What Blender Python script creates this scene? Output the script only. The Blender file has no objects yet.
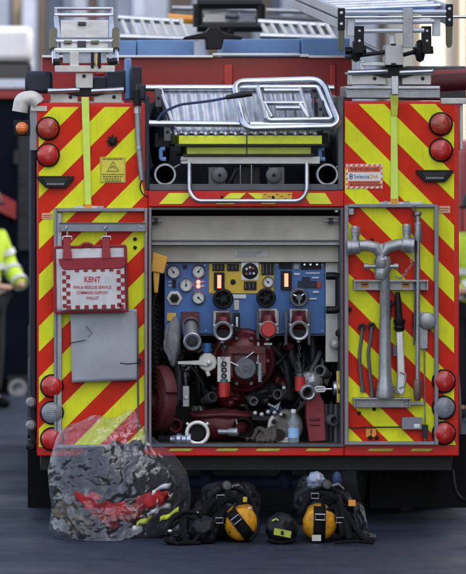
import bpy, bmesh, math, random
from mathutils import Vector, Matrix, noise
random.seed(7)
SC = bpy.context.scene
COL = SC.collection
PI = math.pi
DIST, SCL, CH = 25.0, 176.0, 2.2          # camera distance to the rear of the engine, photo pixels per metre there, eye height
CX = -(248-30)/SCL

def K(Y): return (DIST+Y)/DIST/SCL
def P(x, y, Y=0.0):
    """measured point of the photograph -> metres, for a thing standing at depth Y"""
    k = K(Y); return Vector((CX+(x-30)*k, Y, CH-(y-140)*k))

# ------------------------------------------------------------------ materials
MATS = {}
def M(name, rgb, rough=.5, metal=0., var=.12, scale=14., bump=.0, bscale=60., coat=0., emit=0., spec=.5, trans=0., dirt=0., rvar=.12):
    if name in MATS: return MATS[name]
    m = bpy.data.materials.new(name); m.use_nodes = True
    nt = m.node_tree; N = nt.nodes; L = nt.links; b = N['Principled BSDF']
    b.inputs['Metallic'].default_value = metal
    b.inputs['Coat Weight'].default_value = coat
    b.inputs['Specular IOR Level'].default_value = spec
    b.inputs['Transmission Weight'].default_value = trans
    tc = N.new('ShaderNodeTexCoord')
    ns = N.new('ShaderNodeTexNoise'); ns.inputs['Scale'].default_value = scale; ns.inputs['Detail'].default_value = 6; ns.inputs['Roughness'].default_value = .65
    L.new(tc.outputs['Object'], ns.inputs['Vector'])
    cr = N.new('ShaderNodeValToRGB'); e = cr.color_ramp.elements
    e[0].position = .3; e[1].position = .7
    c = Vector(rgb)
    e[0].color = (*[max(0, v*(1-var)) for v in c], 1); e[1].color = (*[min(1, v*(1+var)) for v in c], 1)
    L.new(ns.outputs['Fac'], cr.inputs['Fac'])
    out = cr.outputs['Color']
    if dirt:
        n2 = N.new('ShaderNodeTexNoise'); n2.inputs['Scale'].default_value = scale*.35; n2.inputs['Detail'].default_value = 9; n2.inputs['Roughness'].default_value = .75
        L.new(tc.outputs['Object'], n2.inputs['Vector'])
        r2 = N.new('ShaderNodeMapRange'); r2.inputs['From Min'].default_value = .48; r2.inputs['From Max'].default_value = .75; r2.inputs['To Max'].default_value = dirt
        L.new(n2.outputs['Fac'], r2.inputs['Value'])
        mx = N.new('ShaderNodeMixRGB'); mx.inputs['Color2'].default_value = (.07, .06, .05, 1)
        L.new(r2.outputs['Result'], mx.inputs['Fac']); L.new(out, mx.inputs['Color1']); out = mx.outputs['Color']
    L.new(out, b.inputs['Base Color'])
    mr = N.new('ShaderNodeMapRange'); mr.inputs['To Min'].default_value = max(.02, rough-rvar); mr.inputs['To Max'].default_value = min(1, rough+rvar)
    L.new(ns.outputs['Fac'], mr.inputs['Value']); L.new(mr.outputs['Result'], b.inputs['Roughness'])
    if bump:
        n3 = N.new('ShaderNodeTexNoise'); n3.inputs['Scale'].default_value = bscale; n3.inputs['Detail'].default_value = 5
        L.new(tc.outputs['Object'], n3.inputs['Vector'])
        bp = N.new('ShaderNodeBump'); bp.inputs['Strength'].default_value = bump; bp.inputs['Distance'].default_value = .01
        L.new(n3.outputs['Fac'], bp.inputs['Height']); L.new(bp.outputs['Normal'], b.inputs['Normal'])
    if emit:
        b.inputs['Emission Color'].default_value = (*rgb, 1); b.inputs['Emission Strength'].default_value = emit
    MATS[name] = m; return m

RED = (.50, .018, .010); YEL = (.60, .74, .035)
def chevron(name, sgn, off, per=51.2/SCL):
    """45 degree fluorescent bands: yellow where frac((X + sgn*Z - off)/per) < .5"""
    m = M(name, RED, .45, 0, .1, 9, .03, 300, spec=.18)
    nt = m.node_tree; N = nt.nodes; L = nt.links; b = N['Principled BSDF']
    tc = [n for n in N if n.type == 'TEX_COORD'][0]
    sp = N.new('ShaderNodeSeparateXYZ'); L.new(tc.outputs['Object'], sp.inputs[0])
    def mt(op, a, bb):
        n = N.new('ShaderNodeMath'); n.operation = op
        for i, v in enumerate((a, bb)):
            if v is None: continue
            if isinstance(v, (int, float)): n.inputs[i].default_value = v
            else: L.new(v, n.inputs[i])
        return n.outputs[0]
    z = mt('MULTIPLY', sp.outputs['Z'], float(sgn))
    s = mt('ADD', sp.outputs['X'], z); s = mt('SUBTRACT', s, off); s = mt('DIVIDE', s, per); s = mt('FRACT', s, None)
    f = mt('LESS_THAN', s, .5)
    yn = N.new('ShaderNodeTexNoise'); yn.inputs['Scale'].default_value = 7; yn.inputs['Detail'].default_value = 8
    L.new(tc.outputs['Object'], yn.inputs['Vector'])
    yr = N.new('ShaderNodeValToRGB'); e = yr.color_ramp.elements
    e[0].position = .35; e[0].color = (.68, .71, .014, 1); e[1].position = .65; e[1].color = (.80, .82, .022, 1)
    L.new(yn.outputs['Fac'], yr.inputs['Fac'])
    rr = N.new('ShaderNodeValToRGB'); e = rr.color_ramp.elements
    e[0].position = .35; e[0].color = (.54, .014, .002, 1); e[1].position = .65; e[1].color = (.66, .022, .003, 1)
    L.new(yn.outputs['Fac'], rr.inputs['Fac'])
    mx = N.new('ShaderNodeMixRGB'); L.new(f, mx.inputs['Fac']); L.new(rr.outputs[0], mx.inputs['Color1']); L.new(yr.outputs[0], mx.inputs['Color2'])
    # road grime: fine specks and drips
    mp = N.new('ShaderNodeMapping'); mp.inputs['Scale'].default_value = (30, 30, 5); L.new(tc.outputs['Object'], mp.inputs[0])
    g = N.new('ShaderNodeTexNoise'); g.inputs['Scale'].default_value = 1.0; g.inputs['Detail'].default_value = 10; g.inputs['Roughness'].default_value = .8
    L.new(mp.outputs[0], g.inputs['Vector'])
    gr = N.new('ShaderNodeMapRange'); gr.inputs['From Min'].default_value = .52; gr.inputs['From Max'].default_value = .8; gr.inputs['To Max'].default_value = .38
    L.new(g.outputs['Fac'], gr.inputs['Value'])
    vo = N.new('ShaderNodeTexVoronoi'); vo.inputs['Scale'].default_value = 230; L.new(tc.outputs['Object'], vo.inputs['Vector'])
    vm = N.new('ShaderNodeMapRange'); vm.inputs['To Min'].default_value = .94; vm.inputs['To Max'].default_value = 1.03; L.new(vo.outputs['Color'], vm.inputs[0])
    mv = N.new('ShaderNodeMixRGB'); mv.blend_type = 'MULTIPLY'; mv.inputs[0].default_value = 1; L.new(mx.outputs[0], mv.inputs[1]); L.new(vm.outputs[0], mv.inputs[2]); mx = mv
    m2 = N.new('ShaderNodeMixRGB'); m2.inputs['Color2'].default_value = (.10, .075, .04, 1)
    L.new(gr.outputs[0], m2.inputs['Fac']); L.new(mx.outputs[0], m2.inputs['Color1']); L.new(m2.outputs[0], b.inputs['Base Color'])
    return m
CH_L = chevron('chevron_sheeting_left', -1, (211.3-775)/SCL)
CH_R = chevron('chevron_sheeting_right', 1, (254.5+279)/SCL)
m_red = M('fire_red_paint', (.56, .010, .004), .35, 0, .12, 6, coat=.12, spec=.3, dirt=.25)
m_dred = M('dull_red_paint', (.27, .012, .012), .45, 0, .2, 5, dirt=.35)
m_lime = M('lime_sheeting', (.76, .82, .03), .45, 0, .1, 8, dirt=.3)
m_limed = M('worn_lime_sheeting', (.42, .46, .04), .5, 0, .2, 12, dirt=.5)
m_black = M('black_plastic', (.008, .008, .009), .45, 0, .2, 20, .05, spec=.22)
m_rub = M('black_rubber', (.005, .005, .006), .6, 0, .25, 12, .25, 80, spec=.1)
m_dark = M('dark_metal', (.022, .023, .026), .5, .5, .3, 12, .1)
m_alu = M('brushed_aluminium', (.48, .50, .54), .38, .95, .2, 10, .05, 120, dirt=.5, rvar=.2)
m_alud = M('weathered_aluminium', (.34, .35, .37), .45, .8, .2, 12, .12, 90, dirt=.35)
m_chrome = M('bright_tube_metal', (.55, .59, .66), .3, 1., .15, 10, dirt=.35, rvar=.2)
m_grey = M('grey_painted_metal', (.22, .235, .26), .5, .25, .15, 8, .05, dirt=.3)
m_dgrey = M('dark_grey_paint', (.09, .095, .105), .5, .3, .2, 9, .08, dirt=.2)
m_cast = M('cast_grey_metal', (.34, .35, .365), .4, .6, .22, 14, .08, 60, dirt=.55, rvar=.2)
m_beige = M('pale_grey_board', (.50, .455, .37), .6, 0, .12, 6, .05, dirt=.35)
m_plate = M('pale_casting', (.56, .54, .50), .5, .2, .15, 10, .08, dirt=.3)
m_white = M('white_paint', (.72, .73, .75), .4, 0, .08, 8, dirt=.15)
m_blue = M('panel_blue', (.035, .13, .36), .42, 0, .12, 10, dirt=.2)
m_bluel = M('faded_blue_paint', (.13, .27, .52), .5, 0, .2, 4, dirt=.15)
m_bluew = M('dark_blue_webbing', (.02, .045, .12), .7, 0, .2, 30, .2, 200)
m_yel = M('panel_yellow', (.62, .42, .03), .45, 0, .1, 10, dirt=.25)
m_orange = M('orange_label', (.75, .30, .03), .5, 0, .1, 30)
m_hred = M('hose_red', (.075, .007, .010), .6, 0, .3, 14, .3, 90)
m_cred = M('casting_red', (.085, .004, .006), .4, .1, .3, 12, .2, 60, dirt=.4)
m_capred = M('cap_red', (.42, .02, .02), .4, 0, .15, 12)
m_brass = M('brass', (.55, .40, .13), .32, .9, .15, 20, dirt=.3)
m_led = M('lit_red_display', (1., .10, .06), .4, 0, 0, 5, emit=2.2)
m_face = M('gauge_face', (.62, .63, .62), .35, 0, .05, 10)
m_canvas = M('grey_canvas', (.19, .20, .21), .85, 0, .2, 20, .4, 60)
m_wal = M('white_wallet_pvc', (.56, .56, .57), .5, 0, .12, 9, .3, 14, dirt=.4)
m_walred = M('red_webbing', (.26, .014, .024), .65, 0, .2, 25, .25, 150)
m_board = M('grey_vinyl_sheet', (.30, .315, .35), .55, 0, .1, 5, .15, 20, dirt=.35)
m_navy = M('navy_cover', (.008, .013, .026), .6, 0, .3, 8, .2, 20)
m_glass = M('dark_window_glass', (.01, .016, .03), .08, 0, .1, 3, coat=.5)
m_hiv = M('hi_vis_fabric', (.55, .75, .05), .8, 0, .15, 12, .4, 25)
m_refl = M('reflective_tape', (.62, .64, .66), .4, .2, .1, 20, .1)
m_fab = M('dark_navy_fabric', (.006, .007, .011), .85, 0, .3, 12, .4, 25)
m_skin = M('skin', (.50, .28, .20), .5, 0, .08, 20)
m_cylo = M('yellow_cylinder_paint', (.62, .28, .01), .5, 0, .3, 40, .15, 60, dirt=.75, spec=.25)
m_strap = M('black_webbing', (.004, .004, .005), .75, 0, .3, 40, .2, 200, spec=.15)
m_gear = M('black_gear_cover', (.006, .007, .011), .4, 0, .3, 10, .5, 14, spec=.22)

def lens(name, rgb, emis=0):
    m = M(name, rgb, .18, 0, .25, 30, 0, coat=.7)
    N = m.node_tree.nodes; L = m.node_tree.links; b = N['Principled BSDF']
    v = N.new('ShaderNodeTexVoronoi'); v.inputs['Scale'].default_value = 95; v.distance = 'MANHATTAN'; v.inputs['Randomness'].default_value = 0
    tc = [n for n in N if n.type == 'TEX_COORD'][0]; L.new(tc.outputs['Object'], v.inputs['Vector'])
    bp = N.new('ShaderNodeBump'); bp.inputs['Strength'].default_value = .2; bp.inputs['Distance'].default_value = .004
    L.new(v.outputs['Distance'], bp.inputs['Height']); L.new(bp.outputs[0], b.inputs['Normal'])
    return m
m_lred = lens('red_lens', (.46, .006, .004)); m_lamb = lens('red_amber_lens', (.34, .022, .004)); m_lclr = lens('clear_lens', (.20, .21, .23)); [setattr(n.inputs['Strength'],'default_value',.7) for n in m_lclr.node_tree.nodes if n.type=='BUMP']; m_lor = lens('orange_lens', (.7, .16, .02))

# ------------------------------------------------------------------ mesh builder
def basis(d):
    d = Vector(d).normalized(); a = Vector((0, 0, 1)) if abs(d.z) < .9 else Vector((0, 1, 0))
    u = d.cross(a).normalized(); v = d.cross(u).normalized(); return d, u, v
class MB:
    def __init__(s): s.bm = bmesh.new(); s.mats = []; s.sm = False
    def mi(s, m):
        if m not in s.mats: s.mats.append(m)
        return s.mats.index(m)
    def face(s, vs, m):
        try: f = s.bm.faces.new(vs)
        except ValueError: return
        f.material_index = s.mi(m); f.smooth = True; return f
    def hexa(s, c, m):
        v = [s.bm.verts.new(p) for p in c]
        for q in ((0,1,2,3),(7,6,5,4),(0,4,5,1),(1,5,6,2),(2,6,7,3),(3,7,4,0)): s.face([v[i] for i in q], m)
        return s
    def box(s, x0, x1, y0, y1, z0, z1, m):
        return s.hexa([(x0,y0,z0),(x1,y0,z0),(x1,y0,z1),(x0,y0,z1),(x0,y1,z0),(x1,y1,z0),(x1,y1,z1),(x0,y1,z1)], m)
    def pb(s, x0, y0, x1, y1, Y, t, m):
        """box: photo rectangle at depth Y, t metres thick (backwards)"""
        a = P(x0, y1, Y); b = P(x1, y0, Y); return s.box(a.x, b.x, Y, Y+t, a.z, b.z, m)
    def prism(s, pts, Y, t, m):
        w = [P(x, y, Y) for x, y in pts]; return s.extr(w, (0, t, 0), m)
    def extr(s, w, d, m):
        d = Vector(d); a = [s.bm.verts.new(p) for p in w]; b = [s.bm.verts.new(Vector(p)+d) for p in w]; n = len(w)
        s.face(a, m); s.face(b[::-1], m)
        for i in range(n): s.face([a[i], b[i], b[(i+1) % n], a[(i+1) % n]], m)
        return s
    def tube(s, pts, r, m, seg=12, closed=False, cap=True):
        pts = [Vector(p) for p in pts]; n = len(pts); rings = []
        rs = r if isinstance(r, (list, tuple)) else [r]*n
        d, u, v = basis(pts[1]-pts[0])
        for i, p in enumerate(pts):
            if closed: t = (pts[(i+1) % n]-pts[i-1])
            else: t = (pts[min(i+1, n-1)]-pts[max(i-1, 0)])
            t.normalize(); u = (u-t*u.dot(t)).normalized(); v = t.cross(u)
            rings.append([s.bm.verts.new(p+(u*math.cos(2*PI*j/seg)+v*math.sin(2*PI*j/seg))*rs[i]) for j in range(seg)])
        rng = range(n if closed else n-1)
        for i in rng:
            A, B = rings[i], rings[(i+1) % n]
            for j in range(seg): s.face([A[j], A[(j+1) % seg], B[(j+1) % seg], B[j]], m)
        if cap and not closed: s.face(rings[0][::-1], m); s.face(rings[-1], m)
        return s
    def lathe(s, prof, c, ax, m, seg=24, ms=None):
        """prof: (distance along axis, radius)"""
        d, u, v = basis(ax); c = Vector(c); rings = []
        for a, r in prof:
            if r < 1e-5: rings.append([s.bm.verts.new(c+d*a)])
            else: rings.append([s.bm.verts.new(c+d*a+(u*math.cos(2*PI*j/seg)+v*math.sin(2*PI*j/seg))*r) for j in range(seg)])
        for i in range(len(rings)-1):
            A, B = rings[i], rings[i+1]; mm = ms[i] if ms else m
            for j in range(seg):
                k = (j+1) % seg
                if len(A) == 1 and len(B) == 1: continue
                if len(A) == 1: s.face([A[0], B[k], B[j]], mm)
                elif len(B) == 1: s.face([A[j], A[k], B[0]], mm)
                else: s.face([A[j], A[k], B[k], B[j]], mm)
        return s
    def torus(s, c, ax, R, r, m, seg=28, sr=8, a0=0, a1=2*PI):
        d, u, v = basis(ax); c = Vector(c); full = abs(a1-a0-2*PI) < 1e-4
        n = seg; pts = [c+(u*math.cos(a0+(a1-a0)*i/(n if full else n-1))+v*math.sin(a0+(a1-a0)*i/(n if full else n-1)))*R for i in range(n)]
        return s.tube(pts, r, m, sr, closed=full)
    def blob(s, c, rad, m, amp=.1, freq=4., seg=32, rings=20, seed=0, flat=None):
        c = Vector(c); V = []
        for i in range(rings+1):
            th = PI*i/rings; row = []
            for j in range(seg if 0 < i < rings else 1):
                ph = 2*PI*j/seg; n = Vector((math.sin(th)*math.cos(ph), math.sin(th)*math.sin(ph), math.cos(th)))
                q = n*freq+Vector((seed*3.1, seed*1.7, seed))
                s.sm = True; k = 1+amp*(1.0*noise.noise(q)+.55*(.5-2*abs(noise.noise(q*1.7+Vector((3,1,seed)))))+.05*(.4-2*abs(noise.noise(q*4.1))))
                p = Vector((n.x*rad[0], n.y*rad[1], n.z*rad[2]))*k+c
                if flat is not None and p.z < flat: p.z = flat+.002*n.z
                row.append(s.bm.verts.new(p))
            V.append(row)
        for i in range(rings):
            A, B = V[i], V[i+1]
            for j in range(seg):
                k = (j+1) % seg
                if len(A) == 1: s.face([A[0], B[j], B[k]], m)
                elif len(B) == 1: s.face([A[j], B[0], A[k]], m)
                else: s.face([A[j], B[j], B[k], A[k]], m)
        return s
    def text(s, body, x, y, h, Y, m, w=None, t=.0012, italic=False, align='CENTER', bold=0.0):
        """lettering h photo-pixels high, centred on photo (x,y) at depth Y"""
        cu = bpy.data.curves.new('t', 'FONT'); cu.body = body; cu.size = 1; cu.align_x = align; cu.extrude = 0; cu.offset = bold
        if italic: cu.shear = .3
        o = bpy.data.objects.new('t', cu); COL.objects.link(o)
        dg = bpy.context.evaluated_depsgraph_get(); me = bpy.data.meshes.new_from_object(o.evaluated_get(dg))
        xs = [v.co.x for v in me.vertices]; ys = [v.co.y for v in me.vertices]
        x0, x1, y0, y1 = min(xs), max(xs), min(ys), max(ys)
        k = K(Y); c = P(x, y, Y); sy = h*k/(y1-y0); sx = (w*k/(x1-x0)) if w else sy*.9
        vs = [s.bm.verts.new((c.x+(v.co.x-(x0+x1)/2)*sx, Y, c.z+(v.co.y-(y0+y1)/2)*sy)) for v in me.vertices]
        for p in me.polygons: s.face([vs[i] for i in p.vertices], m)
        bpy.data.objects.remove(o); bpy.data.curves.remove(cu); bpy.data.meshes.remove(me)
        return s
    def build(s, name, parent=None, bev=0., ang=35, sub=0, fixn=True):
        me = bpy.data.meshes.new(name)
        if fixn: bmesh.ops.recalc_face_normals(s.bm, faces=s.bm.faces[:])
        o = bpy.data.objects.new(name, me)
        if parent is not None:
            off = Vector(); q = parent
            while q: off += q.location; q = q.parent
        else:
            vs = [v.co for v in s.bm.verts]
            off = Vector(((min(v.x for v in vs)+max(v.x for v in vs))/2, (min(v.y for v in vs)+max(v.y for v in vs))/2, min(v.z for v in vs)))
            o.location = off
        for v in s.bm.verts: v.co -= off
        s.bm.to_mesh(me); s.bm.free()
        for m in s.mats: me.materials.append(m)
        me.set_sharp_from_angle(angle=math.radians(max(ang, 75) if s.sm else ang))
        COL.objects.link(o); o.parent = parent
        if bev:
            b = o.modifiers.new('edge', 'BEVEL'); b.width = bev; b.segments = 2; b.limit_method = 'ANGLE'; b.angle_limit = math.radians(40); b.harden_normals = False
        if sub:
            b = o.modifiers.new('smooth', 'SUBSURF'); b.levels = b.render_levels = sub
        return o
def thing(name, label, cat, loc=(0,0,0), group=None):
    o = bpy.data.objects.new(name, None); COL.objects.link(o); o.location = loc; o.empty_display_size = .2
    return tag(o, label, cat, group)
def tag(o, label=None, cat=None, group=None, kind=None):
    if label: o['label'] = label
    if cat: o['category'] = cat
    if group: o['group'] = group
    if kind: o['kind'] = kind
    return o
def rnd(pts, r, n=5, closed=False):
    """round the corners of a polyline"""
    pts = [Vector(p) for p in pts]; out = []; N_ = len(pts)
    for i, p in enumerate(pts):
        if not closed and i in (0, N_-1): out.append(p); continue
        a = pts[i-1]; b = pts[(i+1) % N_]; d1 = (a-p); d2 = (b-p); q = min(r, d1.length*.48, d2.length*.48)
        A = p+d1.normalized()*q; B = p+d2.normalized()*q
        for k in range(n+1):
            t = k/n; out.append(A*(1-t)**2+p*2*t*(1-t)+B*t*t)
    return out
def PP(l, Y): return [P(x, y, Y) for x, y in l]
PX = 1/SCL

# ================================================================== SETTING
def ground():
    mb = MB(); m = bpy.data.materials.new('damp_asphalt'); m.use_nodes = True
    nt = m.node_tree; N = nt.nodes; L = nt.links; b = N['Principled BSDF']
    tc = N.new('ShaderNodeTexCoord')
    def nz(s, d=6, r=.6):
        n = N.new('ShaderNodeTexNoise'); n.inputs['Scale'].default_value = s; n.inputs['Detail'].default_value = d; n.inputs['Roughness'].default_value = r
        L.new(tc.outputs['Object'], n.inputs['Vector']); return n.outputs['Fac']
    big, fine, mid = nz(.9), nz(160, 3), nz(6, 8, .7)
    cr = N.new('ShaderNodeValToRGB'); e = cr.color_ramp.elements
    e[0].position = .3; e[0].color = (.012, .019, .035, 1); e[1].position = .72; e[1].color = (.034, .046, .073, 1); L.new(mid, cr.inputs[0])
    c2 = N.new('ShaderNodeValToRGB'); e = c2.color_ramp.elements
    e[0].position = .42; e[0].color = (.6, .6, .6, 1); e[1].position = .62; e[1].color = (1.35, 1.35, 1.35, 1); L.new(fine, c2.inputs[0])
    mx = N.new('ShaderNodeMixRGB'); mx.blend_type = 'MULTIPLY'; mx.inputs[0].default_value = 1; L.new(cr.outputs[0], mx.inputs[1]); L.new(c2.outputs[0], mx.inputs[2])
    # dark oily stains and fine cracks
    st = nz(2.3, 10, .75); sr = N.new('ShaderNodeMapRange'); sr.inputs['From Min'].default_value = .54; sr.inputs['From Max'].default_value = .66; sr.inputs['To Min'].default_value = 1; sr.inputs['To Max'].default_value = .38; L.new(st, sr.inputs[0])
    vc = N.new('ShaderNodeTexVoronoi'); vc.feature = 'DISTANCE_TO_EDGE'; vc.inputs['Scale'].default_value = 1.1
    dn = N.new('ShaderNodeTexNoise'); dn.inputs['Scale'].default_value = 3; dn.inputs['Detail'].default_value = 6; L.new(tc.outputs['Object'], dn.inputs['Vector'])
    dm = N.new('ShaderNodeMixRGB'); dm.inputs[0].default_value = .35; L.new(tc.outputs['Object'], dm.inputs[1]); L.new(dn.outputs['Color'], dm.inputs[2]); L.new(dm.outputs[0], vc.inputs['Vector'])
    vr = N.new('ShaderNodeMapRange'); vr.inputs['From Max'].default_value = .012; vr.inputs['To Min'].default_value = .45; vr.inputs['To Max'].default_value = 1; L.new(vc.outputs['Distance'], vr.inputs[0])
    sm = N.new('ShaderNodeMath'); sm.operation = 'MULTIPLY'; L.new(sr.outputs[0], sm.inputs[0]); L.new(vr.outputs[0], sm.inputs[1])
    m3 = N.new('ShaderNodeMixRGB'); m3.blend_type = 'MULTIPLY'; m3.inputs[0].default_value = 1; L.new(mx.outputs[0], m3.inputs[1]); L.new(sm.outputs[0], m3.inputs[2])
    L.new(m3.outputs[0], b.inputs['Base Color'])
    rr = N.new('ShaderNodeMapRange'); rr.inputs['From Min'].default_value = .38; rr.inputs['From Max'].default_value = .62; rr.inputs['To Min'].default_value = .42; rr.inputs['To Max'].default_value = .8; b.inputs['Specular IOR Level'].default_value = .22
    L.new(big, rr.inputs[0]); L.new(rr.outputs[0], b.inputs['Roughness'])
    bp = N.new('ShaderNodeBump'); bp.inputs['Strength'].default_value = .5; bp.inputs['Distance'].default_value = .006; L.new(fine, bp.inputs['Height']); L.new(bp.outputs[0], b.inputs['Normal'])
    vs = [mb.bm.verts.new(p) for p in ((-400, -60, 0), (400, -60, 0), (400, 600, 0), (-400, 600, 0))]
    mb.face(vs, m); o = mb.build('road'); o.location.z = 0; tag(o, kind='structure')
ground()

# ================================================================== FIRE ENGINE
FE = thing('fire_engine', 'red fire engine seen from behind with lime chevrons and open pump bay', 'fire engine')
# body: a shell of boxes, front face at Y=0
mb = MB()
BX0, BX1 = P(37, 0).x, P(459, 0).x; BZ0 = P(0, 456).z
bx0, bx1 = P(148, 0).x, P(344, 0).x
bzb, bzt = P(0, 447).z, P(0, 207).z; rzb = P(0, 190).z; zt = P(0, 101).z
DEP = .62
mb.box(BX0, bx0, 0, DEP, BZ0, P(0,103).z, m_red)                  # left locker column
mb.box(bx1, BX1, 0, DEP, BZ0, zt, m_red)
mb.box(bx0, bx1, 0, DEP, BZ0, bzb, m_red)                          # sill
mb.box(bx0, bx1, 0, DEP, bzt, rzb, m_red)                          # header between bay and recess
mb.box(BX0, BX1, DEP, 7.6, BZ0+.02, rzb-.02, m_red)                # the long body
mb.box(BX0, bx0, DEP, 1.5, rzb-.02, zt-.02, m_red); mb.box(bx1, BX1, DEP, 1.5, rzb-.02, zt-.02, m_red); mb.box(BX0, BX1, 1.5, 7.0, rzb-.02, zt-.02, m_red)
mb.box(BX0+.02, BX1-.02, .2, 7.4, BZ0-.10, BZ0, m_dark)            # subframe
body = mb.build('body', FE, bev=.006)
mb = MB(); mb.box(BX0+.03,BX1-.03,2.72,7.0,zt-.016,zt-.002,m_dgrey); mb.box(BX0+.03,bx0-.02,.7,1.45,zt-.016,zt-.002,m_dgrey); mb.build('roof_deck', FE)
# recess lining
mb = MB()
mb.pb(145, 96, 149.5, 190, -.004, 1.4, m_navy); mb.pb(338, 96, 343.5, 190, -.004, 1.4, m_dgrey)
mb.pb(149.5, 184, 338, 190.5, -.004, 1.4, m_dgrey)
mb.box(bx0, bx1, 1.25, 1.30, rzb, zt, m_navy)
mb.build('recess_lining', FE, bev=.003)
# chevron sheeting
mb = MB()
mb.prism([(39,107),(134,107),(136,146),(146,205),(145,447),(39,447)], -.004, .004, CH_L); mb.build('chevron_panel', FE)
mb = MB()
mb.prism([(345,104),(454,104),(454,440),(456,445),(345,445)], -.004, .004, CH_R)
mb.build('chevron_panel', FE)
# yellow blocks on header and sill
blocks = [([(169,193),(192,193),(182,204),(159,204)],m_lime),([(303,193),(325,193),(332,204),(310,204)],m_lime),([(216,204),(230,193),(246,193),(234,204)],m_lime),([(262,204),(248,193),(262,193),(276,204)],m_lime)]
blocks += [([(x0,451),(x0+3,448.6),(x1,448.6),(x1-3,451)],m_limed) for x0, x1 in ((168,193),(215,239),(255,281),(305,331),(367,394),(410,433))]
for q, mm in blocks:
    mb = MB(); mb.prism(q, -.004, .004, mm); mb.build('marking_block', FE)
mb = MB(); mb.pb(147.6,444.6,344.4,447,-.012,.03,m_dgrey); mb.build('sill_trim', FE, bev=.002)
# side trims, marker lamps
mb = MB()
mb.pb(30, 130, 36.6, 440, .25, 6.5, m_navy); mb.build('side_fairing', FE, bev=.01)
for yy in (402, 425, 446):
    mb = MB(); mb.lathe([(0,.001),(0,.03),(.02,.03),(.035,.018),(.037,0)], P(31, yy, .1), (0,-1,0), m_lclr if yy < 440 else m_black); mb.pb(28, yy-6, 36, yy+6, .1, .12, m_black)
    mb.build('side_marker', FE)
mb = MB()
mb.tube(rnd(PP([(20,112),(22,100),(33,98),(38,104)], .02), .02), .045, m_plate, 14)
mb.pb(31, 106, 47, 111, -.01, .05, m_plate); mb.pb(30, 108, 36.8, 150, .0, .04, m_grey)
mb.build('corner_bracket', FE, bev=.004)
mb = MB(); mb.lathe([(0,0),(0,.035),(.03,.035),(.05,.02),(.055,0)], P(22,128,.0), (0,-1,0), m_lor); mb.pb(14, 120, 31, 136, .0, .1, m_black); mb.build('side_lamp', FE, bev=.004)
mb = MB(); mb.pb(441, 98, 466, 104, -.01, .08, m_plate); mb.pb(459.6, 104, 463, 150, .02, .04, m_plate); mb.build('corner_bracket', FE, bev=.004)

def round_lamp(x, y, mat, r=12):
    mb = MB(); R = r*PX; c = P(x, y, -.004)
    mb.lathe([(0,0),(0,R),(.018,R),(.022,R*.93),(.016,R*.9),(.016,0)], c, (0,-1,0), m_black, 36)
    o = mb.build('tail_light', FE)
    mb = MB(); q = R*.88
    pr = [(.012,q),(.024,q)]
    for i in range(1, 40):
        f = i/40; pr.append((.024+.031*math.sin(f*PI/2)+(.0011 if i % 4 < 2 else 0), q*math.cos(f*PI/2)))
    mb.lathe(pr+[(.056,0)], c, (0,-1,0), mat, 36)
    mb.build('lens', o, ang=60)
for x, y, m in ((48,128.5,m_lamb),(48,155,m_lred),(52,386,m_lred),(52,412.5,m_lclr),(52,439,m_lred),
                (440.5,124,m_lamb),(440.5,150,m_lred),(443.5,381,m_lred),(443.5,407.5,m_lclr),(443.5,433,m_lred)):
    round_lamp(x, y, m)
for x, y in ((37,176),(416,170)):
    mb = MB(); mb.prism([(x,y),(x+37,y),(x+37,y+3),(x+29,y+12),(x+9,y+12),(x,y+3)], -.035, .032, m_black)
    mb.prism([(x+5,y+2.5),(x+32,y+2.5),(x+27,y+10),(x+11,y+10)], -.04, .006, m_dark)
    o = mb.build('number_plate_lamp', FE, bev=.004)
    mb = MB()
    for i in range(9): mb.pb(x+10+i*2, y+7, x+11.3+i*2, y+9, -.042, .002, m_grey)
    mb.build('lettering', o)
# small labels
def sticker(x0, y0, x1, y1, mat, name='label', Y=-.008):
    mb = MB(); mb.pb(x0, y0, x1, y1, Y, .003, mat); return mb
mb = sticker(42, 213, 52, 219, M('pinkish_label', (.62,.38,.22), .5)); mb.pb(43,215,51,215.8,-.0092,.001,m_capred); mb.pb(43,217,50,217.7,-.0092,.001,m_capred); mb.build('label_plate', FE)
mb = sticker(439, 206, 450, 213, MATS['pinkish_label']); mb.pb(440,208,449,208.8,-.0092,.001,m_capred); mb.pb(440,210.4,448,211,-.0092,.001,m_capred); mb.build('label_plate', FE)
# warning sticker, left
m_ink = M('black_ink', (.03,.03,.03), .6, 0, .1)
mb = sticker(100, 157, 125.5, 182.5, M('warning_yellow', (.66,.58,.05), .5, 0, .1))
tri = PP([(113,161.5),(118.7,171),(107.3,171)], -.0095); mb.tube(tri, .0022, m_ink, 6, closed=True)
mb.tube(PP([(110.5,168),(113,166),(115.5,168.5)], -.0095), .002, m_ink, 6)
for yy, a, b_ in ((158.8,103,123),(174,102,124),(176.2,103,123),(178.4,103,121),(180.4,105,121)):
    x = a
    while x < b_: w = random.uniform(1.2, 3); mb.pb(x, yy, min(b_, x+w), yy+.9, -.0092, .001, m_ink); x += w+.7
for bxs in ((100.8,157.8,124.7,158.1),(100.8,181.6,124.7,181.9),(100.8,158.1,101.1,181.6),(124.4,158.1,124.7,181.6)): mb.pb(*bxs, -.0092, .001, m_ink)
mb.build('warning_sticker', FE)
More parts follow.
